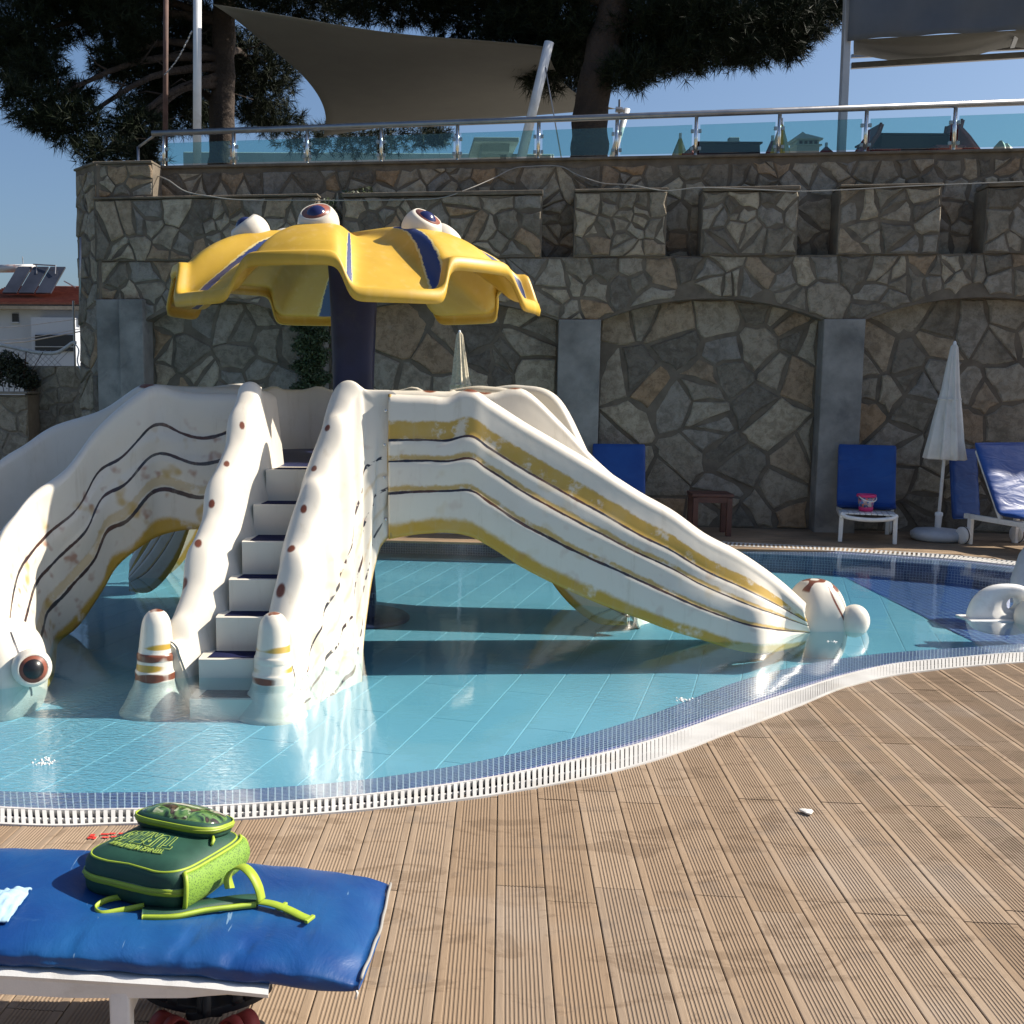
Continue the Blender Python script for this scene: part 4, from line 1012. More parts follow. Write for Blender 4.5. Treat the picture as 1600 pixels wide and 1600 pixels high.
MB().tube([Py(858, 66, 14.6), Py(811, 262, 14.6)], .062, 14).build('sail_pole', M_polew, None, True)
tag(bpy.data.objects['sail_pole'], 'thick white leaning pole holding the near corner of the taupe sail', 'pole')
o = MB().tube([Py(980, 170, 19.6), Py(952, 262, 19.6)], .055, 12).build('sail_pole', M_polew, None, True); tag(o, 'thin white leaning pole behind the pine trunk at the far sail corner', 'pole')
o = MB().tube([Py(308.5, -60, 14.4), Py(308, 275, 14.4)], .053, 14).build('sail_pole', M_polew, None, True); tag(o, 'tall upright white pole at the left end of the glass railing', 'pole')
M_rust = pm('rusty_pole_paint', (0.10, 0.055, 0.045), .8, .4, 6)
o = MB().tube([Py(259.5, -60, 14.9), Py(258, 275, 14.9)], .035, 10).build('rusty_pole', M_rust, None, True); tag(o, 'thin rusty brown pole left of the upright white pole', 'pole')
q = MB(); a = Py(300, 48, 14.4); b_ = Py(257, 117, 14.8); nl = 13
for i in range(nl):
    t0, t1 = i / nl, (i + 1) / nl; p0 = a.lerp(b_, t0); p1 = a.lerp(b_, t1); sg = lambda t: Vector((0, 0, -.06 * math.sin(t * math.pi))); w = Vector((0, .018, 0)) if i % 2 else Vector((.014, 0, .012))
    p0 += sg(t0); p1 += sg(t1); q.tube([p0, (p0 + p1) / 2 + w, p1], .006, 5).tube([p0, (p0 + p1) / 2 - w, p1], .006, 5)
tag(q.build('tensioning_chain', M_steel, None, True), 'slack steel chain hanging between the white pole and the rusty pole', 'chain')
M_cable = pm('grey_cable', (0.28, .27, .25), .6)
o = MB().tube([Py(852, 105, 14.5), Py(862, 160, 14.45), Py(879, 258, 14.4)], .008, 6).build('guy_wire', M_rail, None, True); tag(o, 'dark stay wire running down from the thick leaning sail pole', 'wire')

# right awning on its frame
Aa = Py(1330, -70, 13.4); aw = empty('awning', tuple(Aa), 0, 'grey fabric awning with slate front drop on a steel frame at the top right', 'awning')
M_slate = pm('slate_awning_fabric', (0.095, 0.105, 0.125), .85, .12, 2.5, .3, 200, bdist=.001)
V = []; nx_, nz_ = 40, 14
for i in range(nx_ + 1):
    for j in range(nz_ + 1):
        u, v = i / nx_, j / nz_; x = 1326 + u * 420; yb = 63 - 17 * (u * 420 / 274); yt = -90
        p_ = Py(x, yt + (yb - yt) * v, 13.4 - .45 * u); p_ += Vector((0, -1, 0)) * (.018 * math.sin(u * 26 + v * 5) * (.4 + v) + .02 * math.sin(u * 9 - v * 7)); V.append(p_)
Fc = [(i * (nz_ + 1) + j, (i + 1) * (nz_ + 1) + j, (i + 1) * (nz_ + 1) + j + 1, i * (nz_ + 1) + j + 1) for i in range(nx_) for j in range(nz_)]
o = mobj('front_drop', V, Fc, M_slate, None, True); o.modifiers.new('t', 'SOLIDIFY').thickness = .006; cpar(o, aw, Aa)
V = []; n1, n2 = 36, 10
for i in range(n1 + 1):
    for j in range(n2 + 1):
        u, v = i / n1, j / n2; x = 1334 + u * 420; bay = (x - 1334) / 245.0; sag = abs(math.sin(min(bay, 2) * math.pi)) ** .8
        p_ = Py(x, 62 - 16 * u * 420 / 274, 13.5 - .4 * u); q_ = Py(x, 86 - 14 * u * 420 / 274, 17.5)
        r_ = p_.lerp(q_, v); r_.z -= .42 * sag * math.sin(v * math.pi) ** .7 * .55; V.append(r_)
Fc = [(i * (n2 + 1) + j, (i + 1) * (n2 + 1) + j, (i + 1) * (n2 + 1) + j + 1, i * (n2 + 1) + j + 1) for i in range(n1) for j in range(n2)]
o = mobj('roof_fabric', V, Fc, M_sail, None, True); o.modifiers.new('t', 'SOLIDIFY').thickness = .006; cpar(o, aw, Aa)
M_alu = pm('grey_aluminium', (0.40, .41, .43), .45, .1, 5, metallic=.3)
cpar(MB().beam(Py(1329, -90, 13.5), Py(1314, 245, 13.5), .085, .085, up=(0, 1, 0)).build('frame_post', M_alu, None, bevel=.006), aw, Aa)
cpar(MB().beam(Py(1330, 103, 14.6), Py(1700, 80, 14.2), .06, .07).build('frame_beam', M_rail, None), aw, Aa)
cpar(MB().beam(Py(1330, 88, 17.6), Py(1700, 70, 17.2), .06, .05).build('frame_beam', M_rail, None), aw, Aa)
cpar(MB().beam(Py(1582, 72, 15.0), Py(1592, 45, 13.6), .05, .05).build('frame_strut', M_rail, None), aw, Aa)

# terrace building and parapet seen through the glass
M_teal = pm('pale_render', (0.42, .46, .45), .8, .12, 1.2, dirt=(.25, .27, .26), dirt_amt=.5)
def pbox(px0, px1, py0, d, depth=.5, m_=None, z0=None, py0b=None):
    a = Py(px0, py0, d); b_ = Py(px1, py0 if py0b is None else py0b, d); zt = a.z; z0 = ZD - .1 if z0 is None else z0
    return MB().box(((a.x + b_.x) / 2, d + depth / 2, (zt + z0) / 2), (abs(b_.x - a.x), depth, zt - z0))
o = pbox(286, 866, 237, 24, .4).build('terrace_parapet', M_teal, None, bevel=.02); tag(o, 'long low rendered wall on the terrace behind the glass panes', 'low wall')
root = empty('garden_pavilion', tuple(Py(772, 250, 20)), 0, 'small flat roofed pavilion behind the glass beside the leaning pole', 'pavilion')
lo = root.location.copy()
a0 = Py(742, 216, 20); a1 = Py(808, 216, 20)
cpar(MB().box(((a0.x + a1.x) / 2 + .0, 20.6, a0.z - .04), (a1.x - a0.x + .05, 1.4, .08)).box(((a0.x + a1.x) / 2, 20.6, a0.z - .15), (a1.x - a0.x - .25, 1.1, .14)).build('roof', M_teal, None, bevel=.01), root, lo)
for px in (766, 796):
    c = Py(px, 240, 20.3); zt = a0.z - .2; cpar(MB().box((c.x, 20.5, (zt + ZD) / 2), (.12 if px > 780 else .35, .5, zt - ZD)).build('pillar', M_teal, None), root, lo)
o = pbox(800, 862, 240, 17.5, .25).build('terrace_planter', M_teal, None, bevel=.02); tag(o, 'low green tinted planter block beside the leaning pole', 'planter')
# furniture on the terrace
M_tcloth = pm('dark_table_cloth', (0.03, .022, .022), .9, .3, 4)
M_red = pm('dark_red_plastic', (0.20, .035, .035), .5, .3, 5)
def table(px0, px1, py0, pyb, d, label):
    a = Py(px0, py0, d); b_ = Py(px1, py0 + (pyb - py0), d); zt = (a.z + b_.z) / 2; w = b_.x - a.x; c = ((a.x + b_.x) / 2, d + .4, 0)
    r = empty('terrace_table', (c[0], c[1], ZD), 0, label, 'table')
    V = [(-w / 2 + .03, -.38), (w / 2 - .03, -.38), (w / 2 - .03, .38), (-w / 2 + .03, .38)]; h = zt - ZD
    q = MB(); top = [(x, y, h) for x, y in V]; bot = [(x * 1.07, y * 1.1, max(0.05, h - .5)) for x, y in V]; q.add(top + bot, [(0, 1, 2, 3), (0, 4, 5, 1), (1, 5, 6, 2), (2, 6, 7, 3), (3, 7, 4, 0)])
    q.build('table_cloth', M_tcloth, r, bevel=.012); MB().box((0, 0, h + .014), (w, .8, .025)).build('table_top', M_tcloth, r, bevel=.006)
    for sx in (-1, 1):
        for sy in (-1, 1): MB().box((sx * (w / 2 - .08), sy * .32, h / 2), (.05, .05, h)).build('leg', M_tcloth, r)
    return r
table(1090, 1192, 225, 223, 15.2, 'dark covered table behind the glass below the pine crown')
table(1375, 1490, 213, 209, 14.6, 'dark covered table behind the glass with folding chairs at both ends')
bx = Py(1146, 219, 15.4); MB().box((bx.x, bx.y, bx.z - .02), (.14, .1, .1)).build('napkin_box', M_teal, None, bevel=.008); tag(bpy.data.objects['napkin_box'], 'small pale box standing on the dark table below the pine crown', 'box')
def fchair(pts, d, label, flip=1):
    r0 = Py(*pts[0], d); r = empty('folding_chair', tuple(r0), 0, label, 'chair'); P = [Py(x, y, d) for x, y in pts]; lo = r.location.copy()
    q = MB()
    for dy in (0, .40):
        q.tube([p_ + Vector((0, dy, 0)) for p_ in P], .018, 6)
    cpar(q.build('side_frame', M_red, None, True), r, lo)
    n = len(P) - 1; V = []
    for p_ in P[:n + 1]: V += [p_ + Vector((flip * .0, .02, 0)), p_ + Vector((0, .38, 0))]
    cpar(mobj('back_slats', V, [(2 * i, 2 * i + 1, 2 * i + 3, 2 * i + 2) for i in range(n)], M_red, None), r, lo).modifiers.new('t', 'SOLIDIFY').thickness = .05
    a = P[2]; seat = MB().box((a.x + flip * .20, a.y + .2, a.z - .10), (.38, .38, .03)); cpar(seat.build('seat', M_red, None, bevel=.01), r, lo)
    for dx in (.04, .36):
        for dy in (.02, .38): cpar(MB().tube([(a.x + flip * dx, a.y + dy, a.z - .1), (a.x + flip * (dx * 1.1 - .02), a.y + dy, ZD)], .015, 6).build('leg', M_red, None, True), r, lo)
fchair([(1377, 192), (1372, 206), (1362, 220), (1350, 240)], 14.5, 'dark red folding chair leaning at the left end of the right hand table', 1)
fchair([(1503, 186), (1500, 200), (1513, 215), (1530, 238)], 14.3, 'dark red folding chair leaning at the right end of the right hand table', -1)
fchair([(1080, 230), (1078, 234), (1083, 240), (1090, 252)], 15.0, 'dark folding chair just left of the table below the pine crown', 1)
def spike(px, py, d, w, label, m_, base_h=.5):
    a = Py(px, py, d); o = MB().lathe([(w, -base_h), (w * .93, -base_h * .6), (w * .55, -base_h * .3), (.012, 0)], tuple(a), (0, 0, 1), 16, lambda t, z: 1 + .16 * math.cos(8 * t)).build('terrace_parasol', m_, None, True)
    q = MB().tube([a + Vector((0, 0, .05)), Vector((a.x, a.y, ZD))], .02, 8).build('pole', M_polew, None); cpar(q, o, (0, 0, 0)); tag(o, label, 'parasol')
m, nt, b, out = new_mat('striped_parasol_cloth'); k = NB(nt); p = k.pos()
sx = k.n('ShaderNodeSeparateXYZ'); k.set(sx.inputs[0], p)
wv_ = k.math('SINE', k.math('MULTIPLY', sx.outputs[0], 55.0)); k.set(b.inputs['Base Color'], k.mix(k.smooth(wv_, -.1, .1), (0.50, .36, .06, 1), (0.50, .50, .36, 1))); b.inputs['Roughness'].default_value = .85; M_pstripe = m
spike(1063, 214, 15.6, .15, 'folded pale green parasol between the railing posts left of the dark table', M_pstripe, .7)
spike(1221, 191, 14.2, .14, 'folded yellow striped parasol directly behind a railing post', M_pstripe, .8)
spike(1207, 218, 14.9, .12, 'short dark red folded parasol left of the yellow one', M_red, .5)
spike(1291, 229, 15.2, .17, 'small dark red parasol tip right of the white turret', M_red, .3)
# white roof turret
tl = Py(1263, 250, 17); tur = empty('dovecote_turret', tuple(tl), 0, 'small white turret with pointed roof and little openings behind the glass', 'turret'); tlo = tur.location.copy()
M_tur = pm('turret_plaster', (0.52, .55, .53), .8, .1, 3)
w0 = .17
cpar(MB().box((tl.x, 17.2, (ZD + Py(1263, 226, 17).z) / 2), (w0 * 2, w0 * 2, Py(1263, 226, 17).z - ZD)).build('tower', M_tur, None, bevel=.006), tur, tlo)
z1 = Py(1263, 227, 17).z; z2 = Py(1263, 217, 17).z; z3 = Py(1263, 198, 17).z
cpar(MB().box((tl.x, 17.2, z1 + .01), (w0 * 2.35, w0 * 2.35, .025)).box((tl.x, 17.2, z2 - .0), (w0 * 2.4, w0 * 2.4, .025)).build('cornice', M_tur, None, bevel=.004), tur, tlo)
M_darkw = pm('dark_opening', (0.015, .017, .02), .5)
q = MB().box((tl.x, 17.2, (z1 + z2) / 2), (w0 * 1.9, w0 * 1.9, z2 - z1 - .03)); cpar(q.build('lantern', M_tur, None), tur, tlo)
for dx in (-.11, -.035, .04, .115): cpar(MB().box((tl.x + dx, 17.2 - w0 * .96, (z1 + z2) / 2), (.045, .01, (z2 - z1) * .55)).build('opening', M_darkw, None), tur, tlo)
q = MB(); 
for dx in (-.09, .09):
    q.add([(tl.x + dx - .13, 17.0, z2 + .012), (tl.x + dx + .13, 17.0, z2 + .012), (tl.x + dx + .13, 17.4, z2 + .012), (tl.x + dx - .13, 17.4, z2 + .012), (tl.x + dx * .35, 17.2, z3 - abs(dx) * .3 + (0 if dx < 0 else -.03))], [(0, 1, 4), (1, 2, 4), (2, 3, 4), (3, 0, 4), (3, 2, 1, 0)])
cpar(q.build('pointed_roof', M_tur, None), tur, tlo)
o = MB().lathe([(.14, 0), (.1, .08), (.02, .17)], tuple(Py(1563, 238, 17)), (0, 0, 1), 4).lathe([(.12, 0), (.09, .07), (.02, .13)], tuple(Py(1572, 238, 17)), (0, 0, 1), 4).build('chimney_cap', M_tur, None); tag(o, 'pair of small pointed white chimney caps at the far right of the railing', 'chimney')

# loose cable on the wall, plants, drain pipe
cp = [(240, 273, -.30), (262, 281, 0), (290, 299, .06), (330, 307, .08), (372, 312, .08), (450, 313, .06), (560, 313, .06), (640, 312, .06), (690, 309, .06), (730, 296, .02), (770, 279, -.2), (800, 264, -.3), (830, 260, -.3), (875, 260, -.3), (900, 272, -.25), (940, 286, -.1), (985, 289, .05), (1040, 298, .07), (1095, 293, .07), (1180, 296, .07), (1246, 299, .07), (1310, 297, .07), (1420, 291, .07), (1540, 286, .07), (1620, 283, .07)]
pts = [tuple(wp(*wall_sz(x, y, o), o)) for x, y, o in cp]
tag(MB().tube([Vector(p_) for p_ in crom(pts, 120)], .0065, 6).build('hanging_cable', M_cable, None, True), 'long pale cable looping loosely across the upper stone wall', 'cable')
o = MB().tube([wp(*wall_sz(126, 371, .1), .1), wp(*wall_sz(125, 470, .1), .1)], .014, 8).build('wall_conduit', M_rail, None, True); tag(o, 'thin grey conduit fixed upright near the left corner of the wall', 'conduit')
def leaves(name, pts_, n, size, m_, rs, label=None, cat=None, parent=None, kind=None, spread=None):
    r = np.random.RandomState(rs); V = []; Fc = []
    for (c, rad, cnt) in pts_:
        for _ in range(cnt):
            d = r.normal(size=3); d /= np.linalg.norm(d); q = np.array(c) + d * np.array(rad) * r.rand() ** .45
            a = r.normal(size=3); a /= np.linalg.norm(a); b_ = np.cross(a, r.normal(size=3)); b_ /= np.linalg.norm(b_) + 1e-9; s = size * r.uniform(.5, 1.3)
            i = len(V); V += [tuple(q - a * s), tuple(q + b_ * s * .4), tuple(q + a * s), tuple(q - b_ * s * .4)]; Fc.append((i, i + 1, i + 2, i + 3))
    o = mobj(name, V, Fc, m_, parent); return tag(o, label, cat, None, kind)
def leaf_mat(name, c1, c2):
    m, nt, b, out = new_mat(name); k = NB(nt); g = k.n('ShaderNodeNewGeometry'); r_ = g.outputs['Random Per Island']
    k.set(b.inputs['Base Color'], k.ramp(r_, [(0, c1), (1, c2)])); b.inputs['Roughness'].default_value = .6; return m
M_ivy = leaf_mat('ivy_leaf', (0.02, .034, .012), (0.055, .08, .03))
V_ = []
for t in range(16):
    x = 486 + 13 * math.sin(t * 1.7); y = 482 + t * 9; c = wp(*wall_sz(x, y, .08), .08); V_.append((tuple(c), (.17, .08, .10), 420))
for (x, y) in ((515, 318), (512, 340), (545, 305), (570, 300), (505, 470), (498, 450)):
    c = wp(*wall_sz(x, y, -.05), -.05); V_.append((tuple(c), (.11, .1, .06), 60))
leaves('climbing_ivy', V_, 0, .028, M_ivy, 3, 'dark green ivy climbing the stone wall behind the blue column', 'ivy')

# ---- left background: garden wall, shrub, fence, house
GW = []; fg = lambda s, z, o: Vector((s, 15.6 - o, z))
gx0, gx1 = Py(-60, 600, 15.6).x, Py(136, 600, 15.6).x; gz = Py(90, 571, 15.6).z
gw_ = empty('garden_wall', (0, 0, 0), 0, 'low beige rubble garden wall at the left edge beyond the slide', 'stone wall')
r2 = random.Random(5)
gxm = Py(38, 600, 15.6).x
for (s, poly) in voronoi(gxm, 0.0, gx1 + .3, gz, .24, r2, 1): make_stone(poly, fg, 0, .012, r2, GW)
fg2 = lambda s, z, o: Vector((s, 15.1 - o, z)); gz2 = Py(20, 617, 15.1).z; gxr = Py(42, 600, 15.1).x
for (s, poly) in voronoi(gx0 - 1.5, 0.0, gxr, gz2, .24, r2, 1): make_stone(poly, fg2, 0, .012, r2, GW)
emit_stones(GW, gw_, M_stone2, 260, 'small_stones')
M_mort2 = pm('beige_mortar', (0.30, .25, .19), .95, .2, 8, .5)
MB().box(((gxm + gx1 + .3) / 2, 15.6 + .16, gz / 2 - .1), (gx1 + .3 - gxm, .3, gz + .19)).box(((gx0 - 1.5 + gxr) / 2, 15.1 + .3, gz2 / 2 - .1), (gxr - gx0 + 1.5, .58, gz2 + .19)).build('mortar_body', M_mort2, gw_)
MB().box(((gx0 - 1.5 + gxr) / 2, 15.25, gz2 + .03), (gxr - gx0 + 1.56, .5, .03)).build('coping', M_mort2, gw_, bevel=.008)
M_bush = leaf_mat('shrub_leaf', (0.015, .022, .01), (0.05, .055, .025))
bl_ = []
for (x, y, r_) in ((0, 580, .30), (20, 585, .26), (38, 590, .20), (10, 565, .2), (48, 596, .14), (-25, 575, .32), (-60, 580, .4), (28, 572, .14)):
    c = Py(x, y, 15.4); bl_.append((tuple(c), (r_, r_ * .8, r_ * .8), 420))
sh = leaves('shrub', bl_, 0, .035, M_bush, 8, 'dark straggly shrub growing over the low beige wall at the left edge', 'shrub')
q = MB()
for i in range(14):
    c = Py(-50 + i * 8, 612, 15.4); q.tube([c, c + Vector((rng.uniform(-.1, .1), rng.uniform(-.1, .1), .3)), c + Vector((rng.uniform(-.2, .2), 0, .55))], .006, 4)
cpar(q.build('stem', M_rust, None), sh, (0, 0, 0))
fr0 = Py(60, 540, 15.7); fen = empty('chain_link_fence', (fr0.x, fr0.y, 0), 0, 'short chain link fence along the low beige wall', 'fence'); flo = fen.location.copy()
q = MB(); xa, xb = Py(-60, 560, 15.7).x, Py(117, 560, 15.7).x; z0, z1 = gz - .12, Py(60, 545, 15.7).z - .02; cell = .085
n = int((xb - xa) / cell) + 8
for i in range(-8, n):
    for sg in (1, -1):
        x0 = xa + i * cell if sg > 0 else xa + i * cell + (z1 - z0); p0 = [x0, z0]; p1 = [x0 + sg * (z1 - z0), z1]
        if min(p0[0], p1[0]) < xa or max(p0[0], p1[0]) > xb: continue
        q.tube([(p0[0], 15.7 + .004 * sg, p0[1]), (p1[0], 15.7 + .004 * sg, p1[1])], .0035, 4, cap=False)
cpar(tag(q.build('wire_mesh', M_rail, None), kind='stuff'), fen, flo)
cpar(MB().tube([(xb, 15.7, gz - .2), (xb, 15.7, Py(117, 470, 15.7).z)], .016, 8).build('fence_post', M_rail, None), fen, flo)
M_rope = pm('white_rope', (0.62, .60, .56), .8, .15, 30, dirt=(.3, .2, .15), dirt_amt=.5)
pts = T([(-60, 533, 15.6), (0, 539, 15.6), (30, 545, 15.6), (60, 551, 15.6), (88, 551, 15.6), (103, 543, 15.6), (113, 536, 15.6), (119, 536, 15.6)])
tag(MB().tube([Vector(p_) for p_ in crom(pts, 40)], .026, 8).build('rolled_netting', M_rope, None, True), 'dirty white rolled netting draped along the top of the fence', 'netting')
pts = T([(117, 537, 15.5), (123, 547, 15.0), (121, 565, 14.5), (128, 580, 14.2), (139, 590, 14.1), (144, 600, 14.1), (140, 605, 14.1), (133, 600, 14.1), (131, 592, 14.1)])
tag(MB().tube([Vector(p_) for p_ in crom(pts, 50)], .009, 6).build('hanging_rope', M_rope, None, True), 'thin white rope end hanging in a loop beside the wall corner', 'rope')
# house
HD = 46.0; hl = Py(60, 560, HD); house = empty('house', (hl.x, hl.y, 0), 0, 'white house with a red tiled roof at the left edge of the picture', 'house'); hlo = house.location.copy()
def hp(o): return cpar(o, house, hlo)
M_hw = pm('white_house_wall', (0.42, .45, .50), .8, .06, .5)
X0, X1, Xm = Py(-60, 0, HD).x, Py(128, 0, HD).x, Py(55, 0, HD).x; zE = Py(0, 478, HD).z
hp(MB().box(((X0 + X1) / 2, HD + 4, (zE + .6) / 2 - .6), (X1 - X0, 8, zE + .9)).build('wall', M_hw, None))
hp(MB().box(((Xm + X1) / 2 + .1, HD - .45, (Py(0, 496, HD).z) / 2 + 1.2), (X1 - Xm, .9, Py(0, 496, HD).z - 2.9)).build('bay_wall', M_hw, None)) if False else None
M_rooft = None
m, nt, b, out = new_mat('red_roof_tile'); k = NB(nt); p = k.pos()
k.set(b.inputs['Base Color'], k.ramp(k.noise(p, 3.5, 5, .7), [(.3, (0.14, .045, .03)), (.7, (0.24, .09, .055))])); b.inputs['Roughness'].default_value = .85; M_rooft = m
zR = Py(0, 438, HD).z; xr = Py(82, 0, HD).x
rf = MB(); nr = 14
for i in range(nr):     # courses of tiles as stepped rows
    t0, t1 = i / nr, (i + 1) / nr; y0, y1 = HD - .5 + 4.5 * t0, HD - .5 + 4.5 * t1; za, zb = zE + (zR - zE) * t0 + .07, zE + (zR - zE) * t1 - .02
    xe = X1 + .6 - (X1 + .6 - xr) * t0
    rf.add([(X0, y0, za + .05), (xe, y0, za + .05), (xe - .15, y1, zb + .05), (X0, y1, zb + .05), (X0, y0, za - .03), (xe, y0, za - .03)], [(0, 1, 2, 3), (4, 5, 1, 0)])
rf.add([(X1 + .6, HD - .5, zE), (X1 + .6, HD + 8.5, zE), (xr, HD + 4, zR + .05)], [(0, 1, 2)])
hp(rf.build('roof', M_rooft, None)); hp(MB().tube([(X0, HD + 4, zR + .05), (xr, HD + 4, zR + .05), (X1 + .5, HD - .45, zE + .08)], .09, 8).build('ridge_tiles', M_rooft, None, True))
hp(MB().box(((X0 + X1) / 2 + .2, HD - .35, zE - .10), (X1 - X0 + .6, .5, .14)).build('eaves', M_mort2, None))
def hq(px0, py0, px1, py1, d, name, m_, dep=.06):
    a, b_ = Py(px0, py0, d), Py(px1, py1, d); return hp(MB().box(((a.x + b_.x) / 2, d, (a.z + b_.z) / 2), (abs(b_.x - a.x), dep, abs(a.z - b_.z))).build(name, m_, None))
hq(55, 497, 122, 580, HD - .6, 'bay_wall', M_hw, 1.1)
hq(19, 490, 29, 503, HD - .03, 'window', M_darkw); hq(18, 503, 30, 505, HD - .06, 'window_sill', M_hw, .14)
hq(55, 523, 117, 541, HD - 1.2, 'balcony_opening', M_darkw); hq(55, 541, 117, 542.5, HD - 1.24, 'balcony_rail', M_alu, .08); hq(55, 542.5, 117, 549, HD - 1.21, 'balcony_front', M_darkw)
for i, (a, b_) in enumerate(((0, 26), (26, 54), (54, 82))):
    z0, z1 = Py(0, 453, HD).z, Py(0, 426, HD).z; z0 -= .05; z1 += .42; xa, xb = Py(a - 22, 0, HD).x, Py(b_ - 22, 0, HD).x; sh_ = .35
    q = MB().add([(xa + .04, HD + .6, z0), (xb - .04, HD + .6, z0), (xb + sh_ - .04, HD + 1.6, z1), (xa + sh_ + .04, HD + 1.6, z1)], [(0, 1, 2, 3)])
    if i == 0: M_solar = pm('solar_glass', (0.03, .035, .05), .15, .3, 1); M_tank = pm('galvanised_tank', (0.45, .45, .45), .4, .2, 2, dirt=(.3, .08, .04), dirt_amt=.7)
    o = q.build('solar_panel', M_solar, None); o.modifiers.new('t', 'SOLIDIFY').thickness = .08; hp(o)
a, b_ = Py(-10, 420, HD + 1.8), Py(54, 419, HD + 1.8); hp(MB().tube([a, b_], .17, 14).build('water_tank', M_tank, None, True))
hp(MB().tube([Py(52, 413, HD + 1.6), Py(87, 415, HD + 1.4), Py(86, 428, HD + 1.2)], .03, 6).tube([Py(57, 414, HD + 1.7), Py(57, 428, HD + 1.3)], .03, 6).tube([Py(36, 412, HD + 1.7), Py(35, 401, HD + 1.7)], .02, 6).build('pipework', M_rail, None))
hp(MB().tube([Py(100, 439, HD + 1), Py(118, 449, HD + 1)], .03, 6).build('antenna', M_rail, None))
q = MB()
for y0, y1 in ((538, 519), (533, 515), (513, 499)):
    q.tube([Py(-40, y0 + 2, 30), Py(40, y0 - 4, 30.5), Py(125, y1 - 1, 31)], .010 if y0 < 535 else .018, 5)
tag(q.build('power_lines', M_rail, None), 'thin dark overhead lines crossing in front of the white house', 'cables')

# ---- pines
M_bark = pm('pine_bark', (0.05, .036, .028), .95, .35, 5, 1.0, 18, dirt=(.03, .022, .018), bdist=.05)
m, nt, b, out = new_mat('pine_needles'); k = NB(nt); g = k.n('ShaderNodeNewGeometry')
k.set(b.inputs['Base Color'], k.ramp(g.outputs['Random Per Island'], [(0, (0.005, .009, .004)), (1, (0.016, .026, .010))])); b.inputs['Roughness'].default_value = .65; b.inputs['Specular IOR Level'].default_value = .2; M_needle = m
def needles(blobs, seed, per_area, nl=.17, nn=26, parent=None, name='crown'):
    r = np.random.RandomState(seed); allv = []
    for (px, py, rx, ry, d) in blobs:
        c = Py(px, py, d); sx_, sz_ = rx / F_PX * d, ry / F_PX * d; sy_ = min(1.4, (sx_ + sz_) * .6)
        nt_ = int(per_area * sx_ * sz_ * 3.14) + 6
        dirs = r.normal(size=(nt_, 3)); dirs /= np.linalg.norm(dirs, axis=1)[:, None]
        rad = r.rand(nt_) ** .4; ctr = np.array(c) + dirs * rad[:, None] * np.array([sx_, sy_, sz_]) * np.array([.92, 1, .92])
        ax = dirs * .8 + r.normal(size=(nt_, 3)) * .45 + np.array([0, 0, .25]); ax /= np.linalg.norm(ax, axis=1)[:, None]
        N_ = r.normal(size=(nt_, nn, 3)) * .62 + ax[:, None, :] * .85; N_ /= np.linalg.norm(N_, axis=2)[:, :, None]
        L = nl * r.uniform(.65, 1.15, size=(nt_, nn, 1)); base = ctr[:, None, :] + ax[:, None, :] * r.uniform(-.10, .10, size=(nt_, nn, 1))
        W = np.cross(N_, r.normal(size=(nt_, nn, 3))); W /= np.linalg.norm(W, axis=2)[:, :, None]; W *= .0055
        tri = np.stack([base - W, base + W, base + N_ * L], axis=2)     # nt,nn,3,3
        allv.append(tri.reshape(-1, 3))
    v = np.concatenate(allv); nv = len(v); nf = nv // 3
    me = bpy.data.meshes.new(name); me.vertices.add(nv); me.vertices.foreach_set('co', v.astype(np.float32).ravel())
    me.loops.add(nv); me.loops.foreach_set('vertex_index', np.arange(nv, dtype=np.int32)); me.polygons.add(nf); me.polygons.foreach_set('loop_start', np.arange(0, nv, 3, dtype=np.int32))
    me.update(calc_edges=True); me.materials.append(M_needle); o = bpy.data.objects.new(name, me); C.objects.link(o); print('needle tris', nf)
    if parent: cpar(o, parent, parent.location)
    return o
def pine(trunk, blobs, label, seed, dens, limbs):
    base = Vector(trunk[0][0]); root = empty('pine_tree', tuple(base), 0, label, 'pine tree')
    pts = [Vector(p_) for p_, r_ in trunk]; rs = [r_ for p_, r_ in trunk]; P = crom([tuple(p_) + (r_,) for p_, r_ in zip(pts, rs)], 30)
    m_ = MB().tube([Vector(p_[:3]) for p_ in P], [p_[3] * (1 + .05 * math.sin(i * 1.7)) for i, p_ in enumerate(P)], 18); 
    m_.v = [tuple(Vector(v) + mnoise.noise_vector(Vector(v) * 4) * .025) for v in m_.v]
    cpar(m_.build('trunk', M_bark, None, True), root, base)
    q = MB()
    for (t, bi) in limbs:
        s = Vector(P[int(t * 29)][:3]); px, py, rx, ry, d = blobs[bi]; e = Py(px, py, d); mid = s.lerp(e, .5) + Vector((0, 0, .25))
        C_ = crom([tuple(s), tuple(mid), tuple(e)], 9); q.tube([Vector(c) for c in C_], [.07 * (1 - i / 9) + .012 for i in range(9)], 6)
        for j in range(5):
            c = Vector(C_[3 + j]); a = rng.uniform(0, 6.28); l = rng.uniform(.4, .9); q.tube([c, c + Vector((math.cos(a) * l * .5, math.sin(a) * l * .3, .05)), c + Vector((math.cos(a) * l, math.sin(a) * l * .5, rng.uniform(-.1, .3)))], [.018, .012, .005], 5)
    if q.v: cpar(q.build('limbs', M_bark, None, True), root, base)
    needles(blobs, seed, dens, parent=root)
    return root
tr1 = [(Py(919, 262, 15.5), .28), (Py(921, 225, 15.5), .255), (Py(924, 170, 15.5), .235), (Py(937, 90, 15.5), .215), (Py(957, 20, 15.5), .20), (Py(975, -60, 15.6), .18), (Py(1000, -200, 15.8), .12)]
